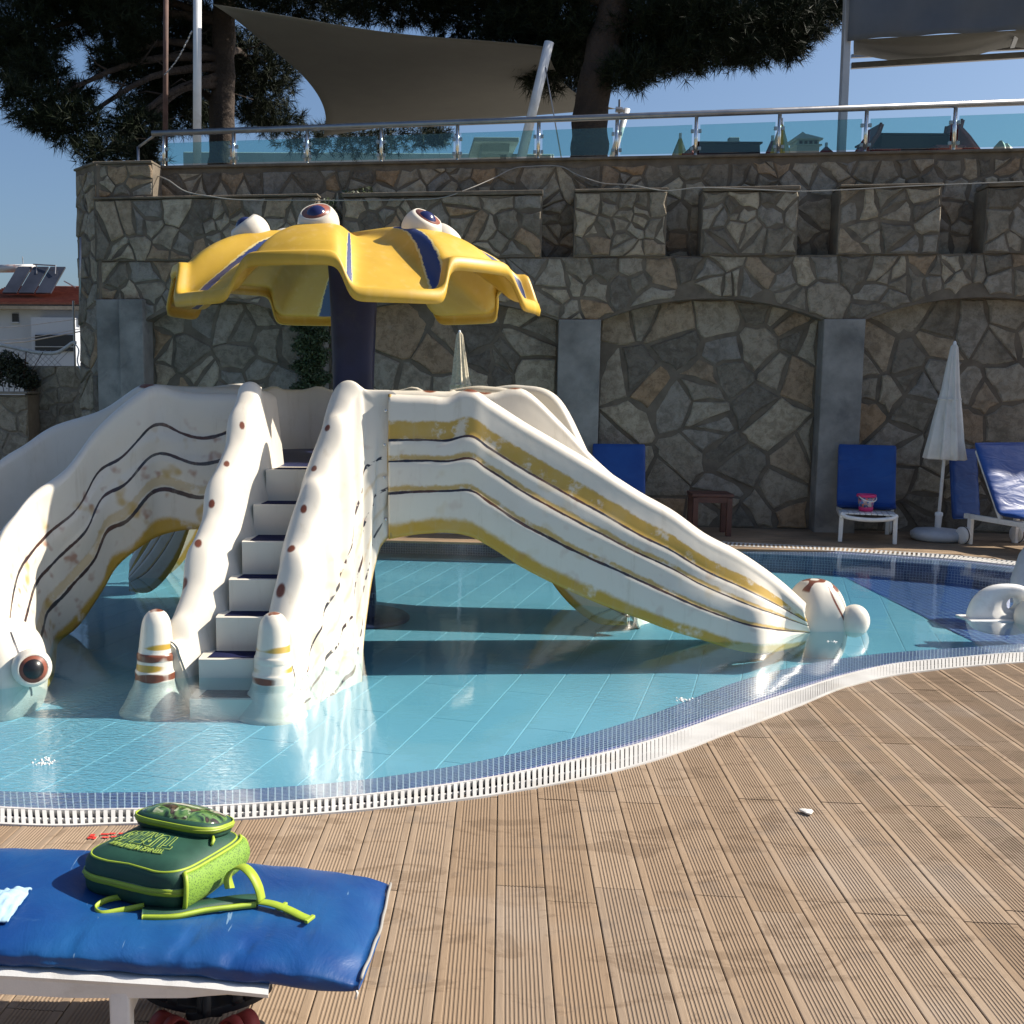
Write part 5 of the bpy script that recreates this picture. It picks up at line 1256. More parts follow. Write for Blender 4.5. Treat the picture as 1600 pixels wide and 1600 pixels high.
b1 = [(870, 50, 70, 62, 16), (850, 118, 36, 30, 16.5), (1015, 55, 95, 66, 15.8), (985, 112, 55, 26, 15.2), (1100, 45, 95, 56, 15.5), (1065, 88, 60, 28, 15.3), (1195, 45, 85, 50, 15.8), (1165, 88, 46, 18, 15.5), (1255, 22, 60, 38, 16), (1232, 68, 34, 26, 16), (1312, 8, 30, 26, 16.2), (760, 20, 110, 40, 16.5), (880, -90, 260, 100, 16), (1140, -70, 190, 80, 16), (905, 90, 50, 60, 17.5), (620, -5, 120, 40, 16.5), (800, 48, 60, 26, 15.9)]
pine(tr1, b1, 'large pine with thick leaning trunk right of the leaning white pole', 21, 430, [(.62, 2), (.6, 4), (.7, 0), (.75, 6), (.8, 8), (.8, 12), (.85, 13), (.7, 11), (.5, 3)])
tr2 = [(Py(347, 262, 18), .22), (Py(347, 180, 18), .20), (Py(349, 80, 18), .185), (Py(352, -60, 18), .16), (Py(360, -200, 18), .1)]
b2 = [(35, 55, 80, 56, 17), (130, 15, 90, 40, 17.5), (60, 112, 48, 32, 16.6), (20, 95, 45, 36, 17), (60, 165, 58, 30, 16.2), (115, 195, 62, 34, 16.2), (60, 190, 38, 18, 16), (160, 240, 52, 22, 16), (215, 205, 46, 48, 16.6), (180, 95, 46, 34, 17.2), (270, 55, 80, 66, 18.5), (275, 165, 52, 50, 18.6), (330, 110, 50, 100, 19.4), (400, 120, 70, 70, 19.8), (425, 185, 60, 20, 20.4), (460, 5, 120, 26, 17.4), (100, -80, 240, 90, 17), (420, -80, 220, 80, 17.5), (235, 120, 50, 60, 18), (120, 150, 34, 22, 16.8), (190, 30, 60, 40, 17), (20, 140, 18, 16, 16), (560, 218, 160, 12, 21.2), (230, 245, 30, 22, 17), (680, 212, 30, 14, 21.2)]
pine(tr2, b2, 'broad dark pine with straight trunk and drooping crown at the upper left', 33, 360, [(.4, 8), (.5, 9), (.6, 0), (.45, 5), (.5, 4), (.7, 16), (.75, 17), (.6, 1), (.5, 13), (.3, 11), (.42, 7)])
# ---- poolside items below the wall
def parasol(top, base, d, label, ctop_z, cbot_z, cloth):
    a = Py(*top, d); g = Py(*base, d); g.z = 0; r = empty('closed_parasol', (g.x, g.y, 0), 0, label, 'parasol'); lo = Vector((g.x, g.y, 0))
    ax = (a - g); H = ax.length; ax.normalize()
    cpar(MB().tube([g + ax * .10, g + ax * (H - .02)], .017, 10).build('pole', M_polew, None, True), r, lo)
    def pl(t, z): return 1 + .17 * math.cos(9 * t + z * 1.5) + .07 * math.cos(18 * t + 1 + z * 3) + .07 * math.cos(5 * t + 2 - z)
    L = ctop_z - cbot_z; prof = [(.012, L), (.03, L - .03), (.05, L * .82), (.075, L * .6), (.115, L * .4), (.15, L * .18), (.185, .0), (.165, -.012), (.03, .05)]
    c0 = g + ax * cbot_z; cpar(MB().lathe(prof, tuple(c0), tuple(ax), 72, pl).build('folded_canopy', cloth, None, True), r, lo)
    cpar(MB().lathe([(.098, -.012), (.104, -.010), (.104, .010), (.094, .012)], tuple(g + ax * (cbot_z + L * .52)), tuple(ax), 40, pl).build('tie_band', cloth, None, True), r, lo)
    cpar(MB().lathe([(.012, 0), (.018, .01), (.016, .04), (.008, .055)], tuple(g + ax * (H - .04)), tuple(ax), 12).build('finial', M_polew, None, True), r, lo)
    cpar(MB().lathe([(.03, .08), (.034, .26), (.040, .27), (.040, .30), (.022, .31)], tuple(g), tuple(ax), 16).build('pole_socket', M_polew, None, True), r, lo)
    cpar(MB().lathe([(.20, .0), (.245, .02), (.262, .055), (.258, .09), (.22, .12), (.10, .135), (.04, .14), (.01, .142)], tuple(g), (0, 0, 1), 36).build('base', M_basep, None, True), r, lo)
M_basep = pm('grey_plastic_base', (0.42, .44, .47), .45, .1, 8)
M_cloth = pm('white_parasol_cloth', (0.60, .58, .54), .9, .1, 5, .3, 200, dirt=(.4, .37, .32), dirt_amt=.4, bdist=.002)
M_cloth2 = pm('cream_parasol_cloth', (0.52, .46, .34), .9, .25, 40)
parasol((1492, 535), (1463, 848), 11.65, 'closed white parasol on a round grey base between two blue sunbeds', 2.08, .88, M_cloth)
parasol((718, 518), (722, 838), 12.2, 'closed cream parasol behind the slide platform, only its top showing', 2.2, 1.0, M_cloth2)
m, nt, b, out = new_mat('blue_vinyl'); k = NB(nt); p = k.pos()
k.set(b.inputs['Base Color'], k.mix(k.smooth(k.noise(p, 2.2, 4, .6), .4, .7), (0.006, .042, .20, 1), (0.010, .062, .25, 1))); b.inputs['Roughness'].default_value = .42
sc_ = k.n('ShaderNodeTexNoise'); k.set(sc_.inputs['Vector'], k.map(p, (2, 5, 5), (0, 0, .5))); sc_.inputs['Scale'].default_value = 2.2; sc_.inputs['Distortion'].default_value = 1.2
k.set(b.inputs['Normal'], k.bump(sc_.outputs['Fac'], .30, .03)); M_blue = m
def rpad(L, W, Tk, path, name, parent, seed=0, nseg=44, wrk=.006, mat_=None):
    """mattress following path(t)->(y,z); width W along x, rounded"""
    V = []; nc = 28
    for i in range(nseg + 1):
        t = i / nseg; y, z, ty, tz = path(t); e = min(1, min(t, 1 - t) * nseg / 3.2); es = math.sqrt(max(0, 1 - (1 - e) ** 2)); 
        for c in range(nc):
            a = 2 * math.pi * c / nc; cx = math.copysign(abs(math.cos(a)) ** .38, math.cos(a)) * (W / 2 - .012 + .012 * es); cz = math.copysign(abs(math.sin(a)) ** .7, math.sin(a)) * Tk / 2 * max(.12, es)
            wv2 = wrk * mnoise.noise(Vector((cx * 5 + seed, t * L * 4, 2))) + wrk * .8 * math.sin(t * L * 26 + mnoise.noise(Vector((cx * 3, t * 4, seed))) * 6) * (abs(cx) / (W / 2)) ** 3
            h = cz + (wv2 if math.sin(a) > 0 else 0)
            V.append((cx, y - tz * h, z + ty * h))
    Fc = [(i * nc + c, (i + 1) * nc + c, (i + 1) * nc + (c + 1) % nc, i * nc + (c + 1) % nc)[::-1] for i in range(nseg) for c in range(nc)]
    Fc += [tuple(range(nc)), tuple(nseg * nc + c for c in range(nc))[::-1]]
    return mobj(name, V, Fc, mat_ or M_blue, parent, True)
def lounger(loc, rz, label, mlabel, back=58, seat=.62, bl=.72, scale=1.0, padlow=0.0):
    r = empty('sun_lounger', loc, rz, label, 'sunbed'); W = .56; zs = .30; ca, sa = math.cos(R_(back)), math.sin(R_(back)); hy = seat
    for sx in (-1, 1):
        x = sx * (W / 2 - .02)
        MB().add([(x - .02, 0, zs), (x + .02, 0, zs), (x + .02, hy + .5, zs), (x - .02, hy + .5, zs), (x - .02, 0, zs - .055), (x + .02, 0, zs - .055), (x + .02, hy + .5, zs - .05), (x - .02, hy + .5, zs - .05)], [(0, 1, 2, 3), (7, 6, 5, 4), (0, 4, 5, 1), (1, 5, 6, 2), (2, 6, 7, 3), (3, 7, 4, 0)]).build('side_rail', M_white, r, bevel=.008)
        MB().add([(x - .022, .03, zs - .04), (x + .022, .03, zs - .04), (x + .022, .10, zs - .04), (x - .022, .10, zs - .04), (x * 1.02 - .02, .02, 0), (x * 1.02 + .02, .02, 0), (x * 1.02 + .02, .07, 0), (x * 1.02 - .02, .07, 0)], [(0, 1, 2, 3), (7, 6, 5, 4), (0, 4, 5, 1), (1, 5, 6, 2), (2, 6, 7, 3), (3, 7, 4, 0)]).build('leg', M_white, r, bevel=.006)
        if scale > 1: MB().add([(x - .018, .30, zs - .05), (x + .018, .30, zs - .05), (x + .018, .38, zs - .05), (x - .018, .38, zs - .05), (x * 1.02 - .016, .07, .01), (x * 1.02 + .016, .07, .01), (x * 1.02 + .016, .11, .01), (x * 1.02 - .016, .11, .01)], [(0, 1, 2, 3), (7, 6, 5, 4), (0, 4, 5, 1), (1, 5, 6, 2), (2, 6, 7, 3), (3, 7, 4, 0)]).build('leg_brace', M_white, r, bevel=.004)
        MB().box((x, hy + .42, .15), (.04, .05, .30)).build('leg', M_white, r, bevel=.006)
        w = MB().lathe([(.015, -.03), (.075, -.03), (.085, -.022), (.085, .022), (.075, .03), (.015, .03)], (x + sx * .05, hy + .45, .085), (1, 0, 0), 24).build('wheel', M_white, r, True)
        MB().lathe([(.086, -.006), (.088, 0), (.086, .006)], (x + sx * .05, hy + .45, .085), (1, 0, 0), 24).build('tyre', M_tcloth, w)
        MB().beam((x, hy + .03 * sa, zs + .01 - .03 * ca), (x, hy + bl * ca + .03 * sa, zs + bl * sa - .03 * ca), .035, .035, up=(0, -sa, ca)).build('back_rail', M_white, r, bevel=.008)
    q = [(-.27, .02, zs), (-.2, -.015, zs - .035), (0, -.03, zs - .05), (.2, -.015, zs - .035), (.27, .02, zs)]
    MB().tube([Vector(p_) for p_ in crom(q, 18)], .022, 10).build('front_bar', M_white, r, True)
    for i in range(9): MB().box((-.225 + i * .056, .20, zs + .004), (.050, .38, .014)).build('slat', M_white, r, bevel=.003)
    for i in range(8): MB().box((0, .44 + (hy - .44) * 0 + i * .02, zs), (.5, .012, .012)).build('cross_slat', M_white, r) if i < 1 else None
    pad = empty('lounger_mattress', loc, rz, mlabel, 'mattress')
    yA = .34 + padlow
    def path(t):
        ls = hy - yA; Ltot = ls + bl + .03; s = t * Ltot; rb = .12; 
        s1 = ls - rb * .5
        if s < s1: return yA + s, zs + .045, 1, 0
        k_ = min(1, (s - s1) / (rb * 1.3)); ang = R_(back) * (k_ * k_ * (3 - 2 * k_)); 
        if s - s1 < rb * 1.3:
            n_ = 10; y, z = yA + s1, zs + .045; ds = (s - s1) / n_
            for q_ in range(n_):
                kk = ((q_ + .5) * ds) / (rb * 1.3); an = R_(back) * (kk * kk * (3 - 2 * kk)); y += ds * math.cos(an); z += ds * math.sin(an)
            return y, z, math.cos(ang), math.sin(ang)
        y, z = yA + s1, zs + .045; n_ = 20; ds = rb * 1.3 / n_
        for q_ in range(n_):
            kk = (q_ + .5) / n_; an = R_(back) * (kk * kk * (3 - 2 * kk)); y += ds * math.cos(an); z += ds * math.sin(an)
        rem = s - s1 - rb * 1.3; return y + rem * ca, z + rem * sa, ca, sa
    rpad((hy - yA) + bl, W + .03, .055, path, 'pad', pad, seed=loc[0])
    r.scale = pad.scale = (scale,) * 3
    return r
M_pool = None
a = Pz(1352, 848, 0); lounger((a.x, a.y - .05, 0), R_(-19), 'white sunbed with blue backrest pad, a pink bucket on its seat', 'blue vinyl mattress on the raised back of the bucket sunbed', back=68, seat=.44, bl=.68)
lb = (a.x - .06, a.y)
a = Pz(1650, 872, 0); lounger((a.x + .14, a.y - .10, 0), R_(12), 'white wheeled sunbed at the right edge with a creased blue mattress', 'shiny creased blue mattress on the right edge sunbed', back=60, seat=.62, bl=.74, scale=1.06)
a = Pz(962, 840, 0); lounger((a.x + .04, a.y, 0), R_(-9), 'sunbed mostly hidden behind the right arm of the slide', 'blue mattress top just showing behind the striped slide arm', back=66, seat=.5, bl=.66)
a0 = Py(1516, 812, 11.9)
pd_ = empty('spare_mattress', (a0.x - .02, 11.95, 0), R_(12), 'dark blue mattress standing behind the right edge sunbed', 'mattress')
rpad(.8, .34, .06, lambda t: (.0 + .12 * t, .20 + .76 * t, .15, .98), 'pad', pd_, seed=4)
# bucket
pb = Py(1349, 802, lb[1] + .16); zb = .312; bk = empty('toy_bucket', (pb.x + .04, lb[1] + .20, zb), R_(10), 'pink toy bucket with a white handle and busy print on the sunbed seat', 'bucket')
M_pink = pm('pink_plastic', (0.62, .03, .16), .4, .1, 9)
m, nt, b, out = new_mat('bucket_print'); k = NB(nt); p = k.obj(); vo = k.n('ShaderNodeTexVoronoi'); k.set(vo.inputs['Vector'], p); vo.inputs['Scale'].default_value = 38
hs = k.n('ShaderNodeSeparateColor'); k.set(hs.inputs[0], vo.outputs['Color']); k.set(b.inputs['Base Color'], k.ramp(hs.outputs[0], [(0, (.02, .02, .06)), (.3, (.10, .25, .55)), (.5, (.6, .3, .05)), (.7, (.55, .05, .2)), (1, (.6, .6, .55))])); M_bprint = m
MB().lathe([(.068, 0), (.072, .03), (.074, .045)], (0, 0, 0), (0, 0, 1), 28).build('bucket_base', M_pink, bk, True)
MB().lathe([(.069, .045), (.088, .155)], (0, 0, 0), (0, 0, 1), 28).build('printed_side', M_bprint, bk, True)
MB().lathe([(.09, .150), (.098, .155), (.099, .175), (.092, .182), (.086, .18), (.082, .15), (.06, .02), (.001, .012)], (0, 0, 0), (0, 0, 1), 28).build('rim', M_pink, bk, True)
MB().tube([Vector((.095 * math.cos(t), -.095 * abs(math.sin(t)) * .95 - .01, .165 - .055 * math.sin(t))) for t in [math.pi * i / 16 for i in range(17)]], .006, 8).build('handle', M_white, bk, True)
# stool
a = Pz(1112, 838, 0); M_wood = pm('reddish_brown_wood', (0.085, .030, .020), .55, .3, 8, .3, 60)
st = empty('wooden_stool', (a.x, a.y, 0), R_(-6), 'low reddish brown wooden table against the stone wall behind the slide', 'side table')
MB().box((0, .2, .445), (.44, .40, .035)).build('top', M_wood, st, bevel=.006); MB().box((0, .02, .395), (.36, .02, .06)).build('apron', M_wood, st); MB().box((0, .38, .395), (.36, .02, .06)).build('apron', M_wood, st)
for sx in (-1, 1):
    for sy in (.03, .37): MB().box((sx * .18, sy, .21), (.055, .055, .42)).build('leg', M_wood, st, bevel=.004)
# white pool toy at the right edge
wl = Pz(1570, 966, ZWAT); ty = empty('spring_water_toy', (wl.x, wl.y, ZWAT), 0, 'white moulded water toy with a round hole and bulging eye at the right edge', 'water toy')
def holed(w, h, hc_, hr, th, name, m_, parent, loc):
    n = 48; out_ = []; inn = []
    for i in range(n):
        t = 2 * math.pi * i / n; c, s = math.cos(t), math.sin(t); ox = w * math.copysign(abs(c) ** .85, c); oz = h * s if s > 0 else .12 * s; out_.append((ox, oz)); inn.append((hc_[0] + hr * c, hc_[1] + hr * s))
    V = []; 
    for y, sc2 in ((-th, .88), (-th * .75, .97), (0, 1.0), (th * .75, .97), (th, .88)): V += [(x * sc2, y, z * sc2) for x, z in out_]
    for y in (th, -th): V += [(x, y, z) for x, z in inn]
    R = lambda r_, i: r_ * n + i % n
    Fc = []
    rows = [0, 1, 2, 3, 4, 5, 6, 0]
    for a_, b2 in zip(rows[:-1], rows[1:]):
        for i in range(n): Fc.append((R(a_, i), R(a_, i + 1), R(b2, i + 1), R(b2, i)))
    return mobj(name, V, Fc, m_, parent, True, loc=loc)
holed(.27, .25, (0.03, .11), .048, .042, 'body', M_white, ty, (0, 0, 0))
MB().box((-.02, 0, -.005), (.56, .22, .02)).build('base_plate', M_white, ty, bevel=.008)
e_ = ball_eye((.13, -.16, .04), (.85, -.45, .1), .14, ty, cut=40)
for ch in e_.children: ch.parent = e_
MB().tube([Vector((.42, .55, .0)), Vector((.46, .6, .16)), Vector((.58, .68, .30)), Vector((.80, .85, .42))], [.07, .09, .12, .14], 18).build('tail', M_basep, ty, True)
# ================================================================ FOREGROUND
XL = -2.0
def mz(x): return float(np.interp(x, [-2.0, -1.2, -.83, -.42, -.2, -.05, .05], [.412, .412, .402, .378, .355, .330, .318]))
def endx(y): return float(np.interp(y, [2.24, 2.5, 2.76], [-.078, -.035, -.012]))
fl = empty('sun_lounger', (-1.0, 2.55, 0), 0, 'white plastic sunbed in the foreground cut by the left picture edge', 'sunbed'); flo_ = Vector((-1.0, 2.55, 0))
def fp(o): return cpar(o, fl, flo_)
Y0, Y1, TH = 2.240, 2.765, .060
pad = empty('lounger_mattress', (-1.0, 2.55, 0), 0, 'thick blue vinyl mattress in the foreground under the green backpack', 'mattress')
V = []; nu, ncr = 150, 64
for i in range(nu + 1):
    u = i / nu
    e = min(1, (1 - u) * nu / 7); es = math.sqrt(max(0, 1 - (1 - e) ** 2)) if e < 1 else 1
    for c in range(ncr):
        a = 2 * math.pi * c / ncr
        cy = math.copysign(abs(math.cos(a)) ** .30, math.cos(a)); cz = math.copysign(abs(math.sin(a)) ** .62, math.sin(a))
        y = (Y0 + Y1) / 2 + cy * (Y1 - Y0) / 2 * (.97 + .03 * es)
        x = XL + (endx(y) - XL) * (1 - (1 - u) ** 1.0)
        if u > .93: x -= 0.0
        t = (y - Y0) / (Y1 - Y0)
        puff = .010 * (1 - (2 * t - 1) ** 4)
        top = math.sin(a) > 0
        z = mz(x) - TH / 2 + cz * TH / 2 * max(.25, es)
        if top:
            n1 = mnoise.noise(Vector((x * 3.1, y * 4.2, .5))); n2 = mnoise.noise(Vector((x * 9, y * 5, 4)))
            edge = math.exp(-min(t, 1 - t) / .10) if 0 <= t <= 1 else 1
            crease = math.exp(-((t - .1) / .16) ** 2) * (math.exp(-(((x + .48) - (t) * .22) / .012) ** 2) + .8 * math.exp(-(((x + .36) - t * .3) / .012) ** 2) + .8 * math.exp(-(((x + .22) - t * .1) / .010) ** 2) + .5 * math.exp(-(((x + .7) + t * .05) / .012) ** 2))
            bag = math.exp(-(((x + .55) / .22) ** 4 + ((y - 2.60) / .17) ** 4))
            endw = math.exp(-(endx(y) - x) / .06)
            z += puff + .007 * n1 + .003 * n2 + .0015 * edge * math.sin(x * 62 + 5 * n1) - .006 * crease + .006 * crease * math.sin(x * 200) - .014 * bag + .004 * endw * math.sin(y * 60 + n2 * 3)
        else: z += .002 * math.sin(x * 40)
        if abs(cz) < .5: y += (.004 * mnoise.noise(Vector((x * 14, 0, cz * 3))) + .0015 * math.sin(x * 70 + 3 * mnoise.noise(Vector((x * 5, 3, 0))))) * (1 if cy < 0 else .4)
        V.append((x, y, z))
Fc = [(i * ncr + c, (i + 1) * ncr + c, (i + 1) * ncr + (c + 1) % ncr, i * ncr + (c + 1) % ncr)[::-1] for i in range(nu) for c in range(ncr)] + [tuple(range(ncr)), tuple(nu * ncr + c for c in range(ncr))[::-1]]
m, nt, b, out = new_mat('blue_vinyl_large'); k = NB(nt); p = k.pos()
c1 = k.mix(k.smooth(k.noise(p, 2.6, 4, .6), .35, .7), (0.004, .040, .175, 1), (0.008, .075, .225, 1))
c1 = k.mix(k.math('MULTIPLY', k.smooth(k.noise(k.map(p, (3, 9, 3), (0, 0, .9)), 3, 6, .75, 1.0), .62, .74), .22), c1, (0.10, .22, .38, 1))
c1 = k.mix(k.math('MULTIPLY', k.smooth(k.noise(k.map(p, (30, 4, 10), (0, 0, -.5)), 1.2, 3, .7, .5), .70, .74), .5), c1, (0.25, .38, .5, 1))
k.set(b.inputs['Base Color'], c1); k.set(b.inputs['Roughness'], k.math('MULTIPLY_ADD', k.noise(p, 6, 4, .6), .25, .30))
k.set(b.inputs['Normal'], k.bump(k.math('ADD', k.noise(k.map(p, (1, .5, 1), (0, 0, .5)), 9, 5, .6, .8), k.math('MULTIPLY', k.noise(p, 160, 3, .5), .04)), .35, .012)); M_blueL = m
mo = cpar(mobj('mattress_cover', V, Fc, M_blueL, None, True), pad, flo_)
sm_ = [Vector((endx(y) + .003, y, mz(endx(y)) - .012 + .003 * math.sin(y * 50))) for y in np.linspace(Y0 + .02, Y1 - .02, 30)]
cpar(MB().tube(sm_, .004, 6).build('end_seam', M_cable, None, True), pad, flo_)
vt = Pz(554, 1543, .29); cpar(MB().tube([vt, vt + Vector((.006, -.002, -.012)), vt + Vector((.002, -.004, -.024))], .003, 6).build('torn_tag', M_white, None, True), pad, flo_)
# frame
for y, nm in ((2.262, 'side_rail'), (2.72, 'side_rail')):
    V = []; xs_ = np.linspace(XL, -.27, 40)
    for x in xs_:
        zt = mz(x) - TH + .004; hgt = float(np.interp(x, [-2, -.7, -.45, -.27], [.052, .052, .036, .003]))
        for yy, zz in ((y - .024, zt - hgt), (y - .030, zt - .014), (y - .034, zt - .004), (y - .026, zt + .004), (y + .02, zt + .002), (y + .02, zt - hgt)): V.append((x, yy, zz))
    Fc = [(i * 6 + j, (i + 1) * 6 + j, (i + 1) * 6 + (j + 1) % 6, i * 6 + (j + 1) % 6) for i in range(39) for j in range(6)] + [(0, 1, 2, 3, 4, 5), tuple(39 * 6 + j for j in range(6))[::-1]]
    fp(mobj(nm, V, Fc, M_white, None))
    o = MB().add([(-.615, y - .026, mz(-.6) - TH - .02), (-.57, y - .026, mz(-.6) - TH - .02), (-.57, y + .018, mz(-.6) - TH - .02), (-.615, y + .018, mz(-.6) - TH - .02), (-.612, y - .03, 0.004), (-.568, y - .03, 0.004), (-.568, y + .015, 0.004), (-.612, y + .015, 0.004)], [(0, 1, 2, 3), (7, 6, 5, 4), (0, 4, 5, 1), (1, 5, 6, 2), (2, 6, 7, 3), (3, 7, 4, 0)]).build('leg', M_white, None, bevel=.007); fp(o)
for i in range(17):
    x = -1.9 + i * .10; fp(MB().box((x, 2.49, mz(x) - TH - .014), (.05, .44, .012)).build('slat', M_white, None, bevel=.003))
fp(MB().beam((-.59, 2.27, .25), (-.59, 2.72, .25), .03, .06).build('cross_bar', M_white, None, bevel=.006))
fp(MB().add([(-.57, 2.80, .335), (-.40, 2.80, .325), (-.44, 2.80, .28), (-.55, 2.80, .20), (-.57, 2.815, .335), (-.40, 2.815, .325), (-.44, 2.815, .28), (-.55, 2.815, .20)], [(0, 1, 2, 3), (7, 6, 5, 4), (0, 3, 7, 4), (3, 2, 6, 7), (2, 1, 5, 6)]).build('leg_gusset', M_white, None, bevel=.004))

# ---- backpack
GRN = pm('dark_green_nylon', (0.010, .055, .034), .6, .25, 14, .5, 500, bdist=.001)
LIME = pm('lime_trim', (0.29, .39, .03), .5, .12, 20)
m, nt, b, out = new_mat('lime_mesh'); k = NB(nt); p = k.obj()
wx = k.n('ShaderNodeTexVoronoi'); k.set(wx.inputs['Vector'], p); wx.inputs['Scale'].default_value = 230
k.set(b.inputs['Base Color'], k.mix(k.smooth(wx.outputs['Distance'], .25, .5), (.05, .11, .015, 1), (0.16, .29, .03, 1))); b.inputs['Roughness'].default_value = .7; MESHM = m
m, nt, b, out = new_mat('camouflage_print'); k = NB(nt); p = k.obj()
n1 = k.noise(p, 22, 2, .4, .8); n2 = k.noise(k.map(p, (1, 1, 1), (1, 2, 0)), 30, 2, .5, .9)
cc = k.ramp(n1, [(.36, (0.015, .03, .02)), (.44, (0.05, .12, .04)), (.52, (0.13, .24, .07)), (.60, (0.03, .02, .02)), (.7, (.14, .10, .06))])
cc = k.mix(k.smooth(n2, .60, .64), cc, (.36, .40, .25, 1)); k.set(b.inputs['Base Color'], cc); b.inputs['Roughness'].default_value = .12; b.inputs['Coat Weight'].default_value = .6; CAMO = m
BW_, BL_, BH_ = .295, .325, .112
bloc = Vector((-.565, 2.612, mz(-.565) - .012)); brot = R_(-24)
bag = empty('backpack', tuple(bloc), brot, 'dark green child\'s backpack with lime trim lying on the blue foreground mattress', 'backpack')
def se(v, p): return math.copysign(abs(v) ** p, v)
def bagsurf(nu, nv, wx_, ly, zh, z0, pw=.32, pz=.42, cx=0, cy=0, dome=.02, seed=0, noise=.004):
    V = []
    for i in range(nv + 1):
        ph = -math.pi / 2 + math.pi * i / nv
        for j in range(nu):
            th = 2 * math.pi * j / nu; rx = se(math.cos(ph), pz)
            x = cx + wx_ / 2 * rx * se(math.cos(th), pw); y = cy + ly / 2 * rx * se(math.sin(th), pw); z = z0 + zh / 2 + zh / 2 * se(math.sin(ph), pz)
            if z > z0 + zh * .6: z += dome * (1 - min(1, ((x - cx) / (wx_ / 2)) ** 2)) * (1 - min(1, ((y - cy) / (ly / 2)) ** 2))
            n_ = mnoise.noise(Vector((x * 13 + seed, y * 13, z * 16))); V.append((x + n_ * noise, y + n_ * noise * .7, z + n_ * noise * 1.3))
    Fc = [(i * nu + j, i * nu + (j + 1) % nu, (i + 1) * nu + (j + 1) % nu, (i + 1) * nu + j) for i in range(nv) for j in range(nu)]
    return V, Fc
# body: higher at the near end
def shape(v):
    x, y, z = v; t = (y + BL_ / 2) / BL_; w = 1 - .10 * max(0, t - .6); return (x * w, y, z * (1.06 - .20 * t))
V, Fc = bagsurf(96, 48, BW_, BL_, BH_, 0); V = [shape(v) for v in V]
mobj('main_body', V, Fc, GRN, bag, True)
def band_path(frac, ex=.003, n=97, t0=0, t1=2 * math.pi, pz=.42):
    ph = math.asin(max(-1, min(1, se(frac, 1 / pz)))); rx = se(math.cos(ph), pz); pts_ = []
    for i in range(n):
        th = t0 + (t1 - t0) * i / (n - 1); x = (BW_ / 2 * rx + ex) * se(math.cos(th), .32); y = (BL_ / 2 * rx + ex) * se(math.sin(th), .32); z = BH_ / 2 + BH_ / 2 * frac
        n_ = mnoise.noise(Vector((x * 13, y * 13, z * 16))); pts_.append(Vector(shape((x + n_ * .004, y + n_ * .003, z + n_ * .005))))
    return pts_
def ribbon(pts_, h, tk, name, m_, parent, smooth=True, vert=True):
    V = []; n = len(pts_)
    for i, p_ in enumerate(pts_):
        a = pts_[max(0, i - 1)]; b_ = pts_[min(n - 1, i + 1)]; T_ = (b_ - a).normalized(); U_ = Vector((0, 0, 1)) if vert else T_.cross(Vector((0, 0, 1))).normalized()
        N_ = T_.cross(U_).normalized()
        for du, dn in ((-.5, 0), (-.5, 1), (-.15, 1.25), (.15, 1.25), (.5, 1), (.5, 0)): V.append(p_ + U_ * du * h + N_ * dn * tk)
    Fc = [(i * 6 + j, i * 6 + (j + 1) % 6, (i + 1) * 6 + (j + 1) % 6, (i + 1) * 6 + j) for i in range(n - 1) for j in range(6)] + [(0, 1, 2, 3, 4, 5), tuple((n - 1) * 6 + j for j in range(6))]
    return mobj(name, V, Fc, m_, parent, smooth)
PI = math.pi
MB().tube(band_path(.80, .001), .0032, 6, cap=False).build('piping', LIME, bag, True)
MB().tube(band_path(-.85, .001), .0032, 6, cap=False).build('piping', LIME, bag, True)
zp = band_path(.02, .001, 80, PI * .80, PI * 1.93); ribbon(zp, .017, .003, 'main_zipper', LIME, bag)
zz_ = band_path(.02, .0045, 80, PI * .80, PI * 1.93); MB().tube(zz_, .0022, 5).build('zipper_teeth', pm('dull_lime_zip', (0.25, .30, .03), .5), bag)
for fr_ in (.16, -.13): MB().tube(band_path(fr_, .001, 80, PI * .80, PI * 1.93), .0012, 4).build('stitching', pm('pale_stitching', (.10, .16, .12), .7), bag)
# mesh side pocket on the right hand side
def pocket_path(frac, ex, t0, t1, n=24): return band_path(frac, ex, n, t0, t1)
rows = [pocket_path(f, .006 + .010 * math.sin((f + .85) / 1.6 * PI), -.16 * PI, .30 * PI) for f in np.linspace(-.84, .74, 12)]
V = [p_ for r_ in rows for p_ in r_]; n = 24
mobj('mesh_pocket', V, [(i * n + j, i * n + j + 1, (i + 1) * n + j + 1, (i + 1) * n + j) for i in range(11) for j in range(n - 1)], MESHM, bag, True).modifiers.new('t', 'SOLIDIFY').thickness = .002
MB().tube([r_[0] for r_ in rows], .006, 6).tube(rows[-1], .004, 6).tube(rows[0], .004, 6).tube([r_[-1] for r_ in rows], .004, 6).build('pocket_hem', LIME, bag, True)
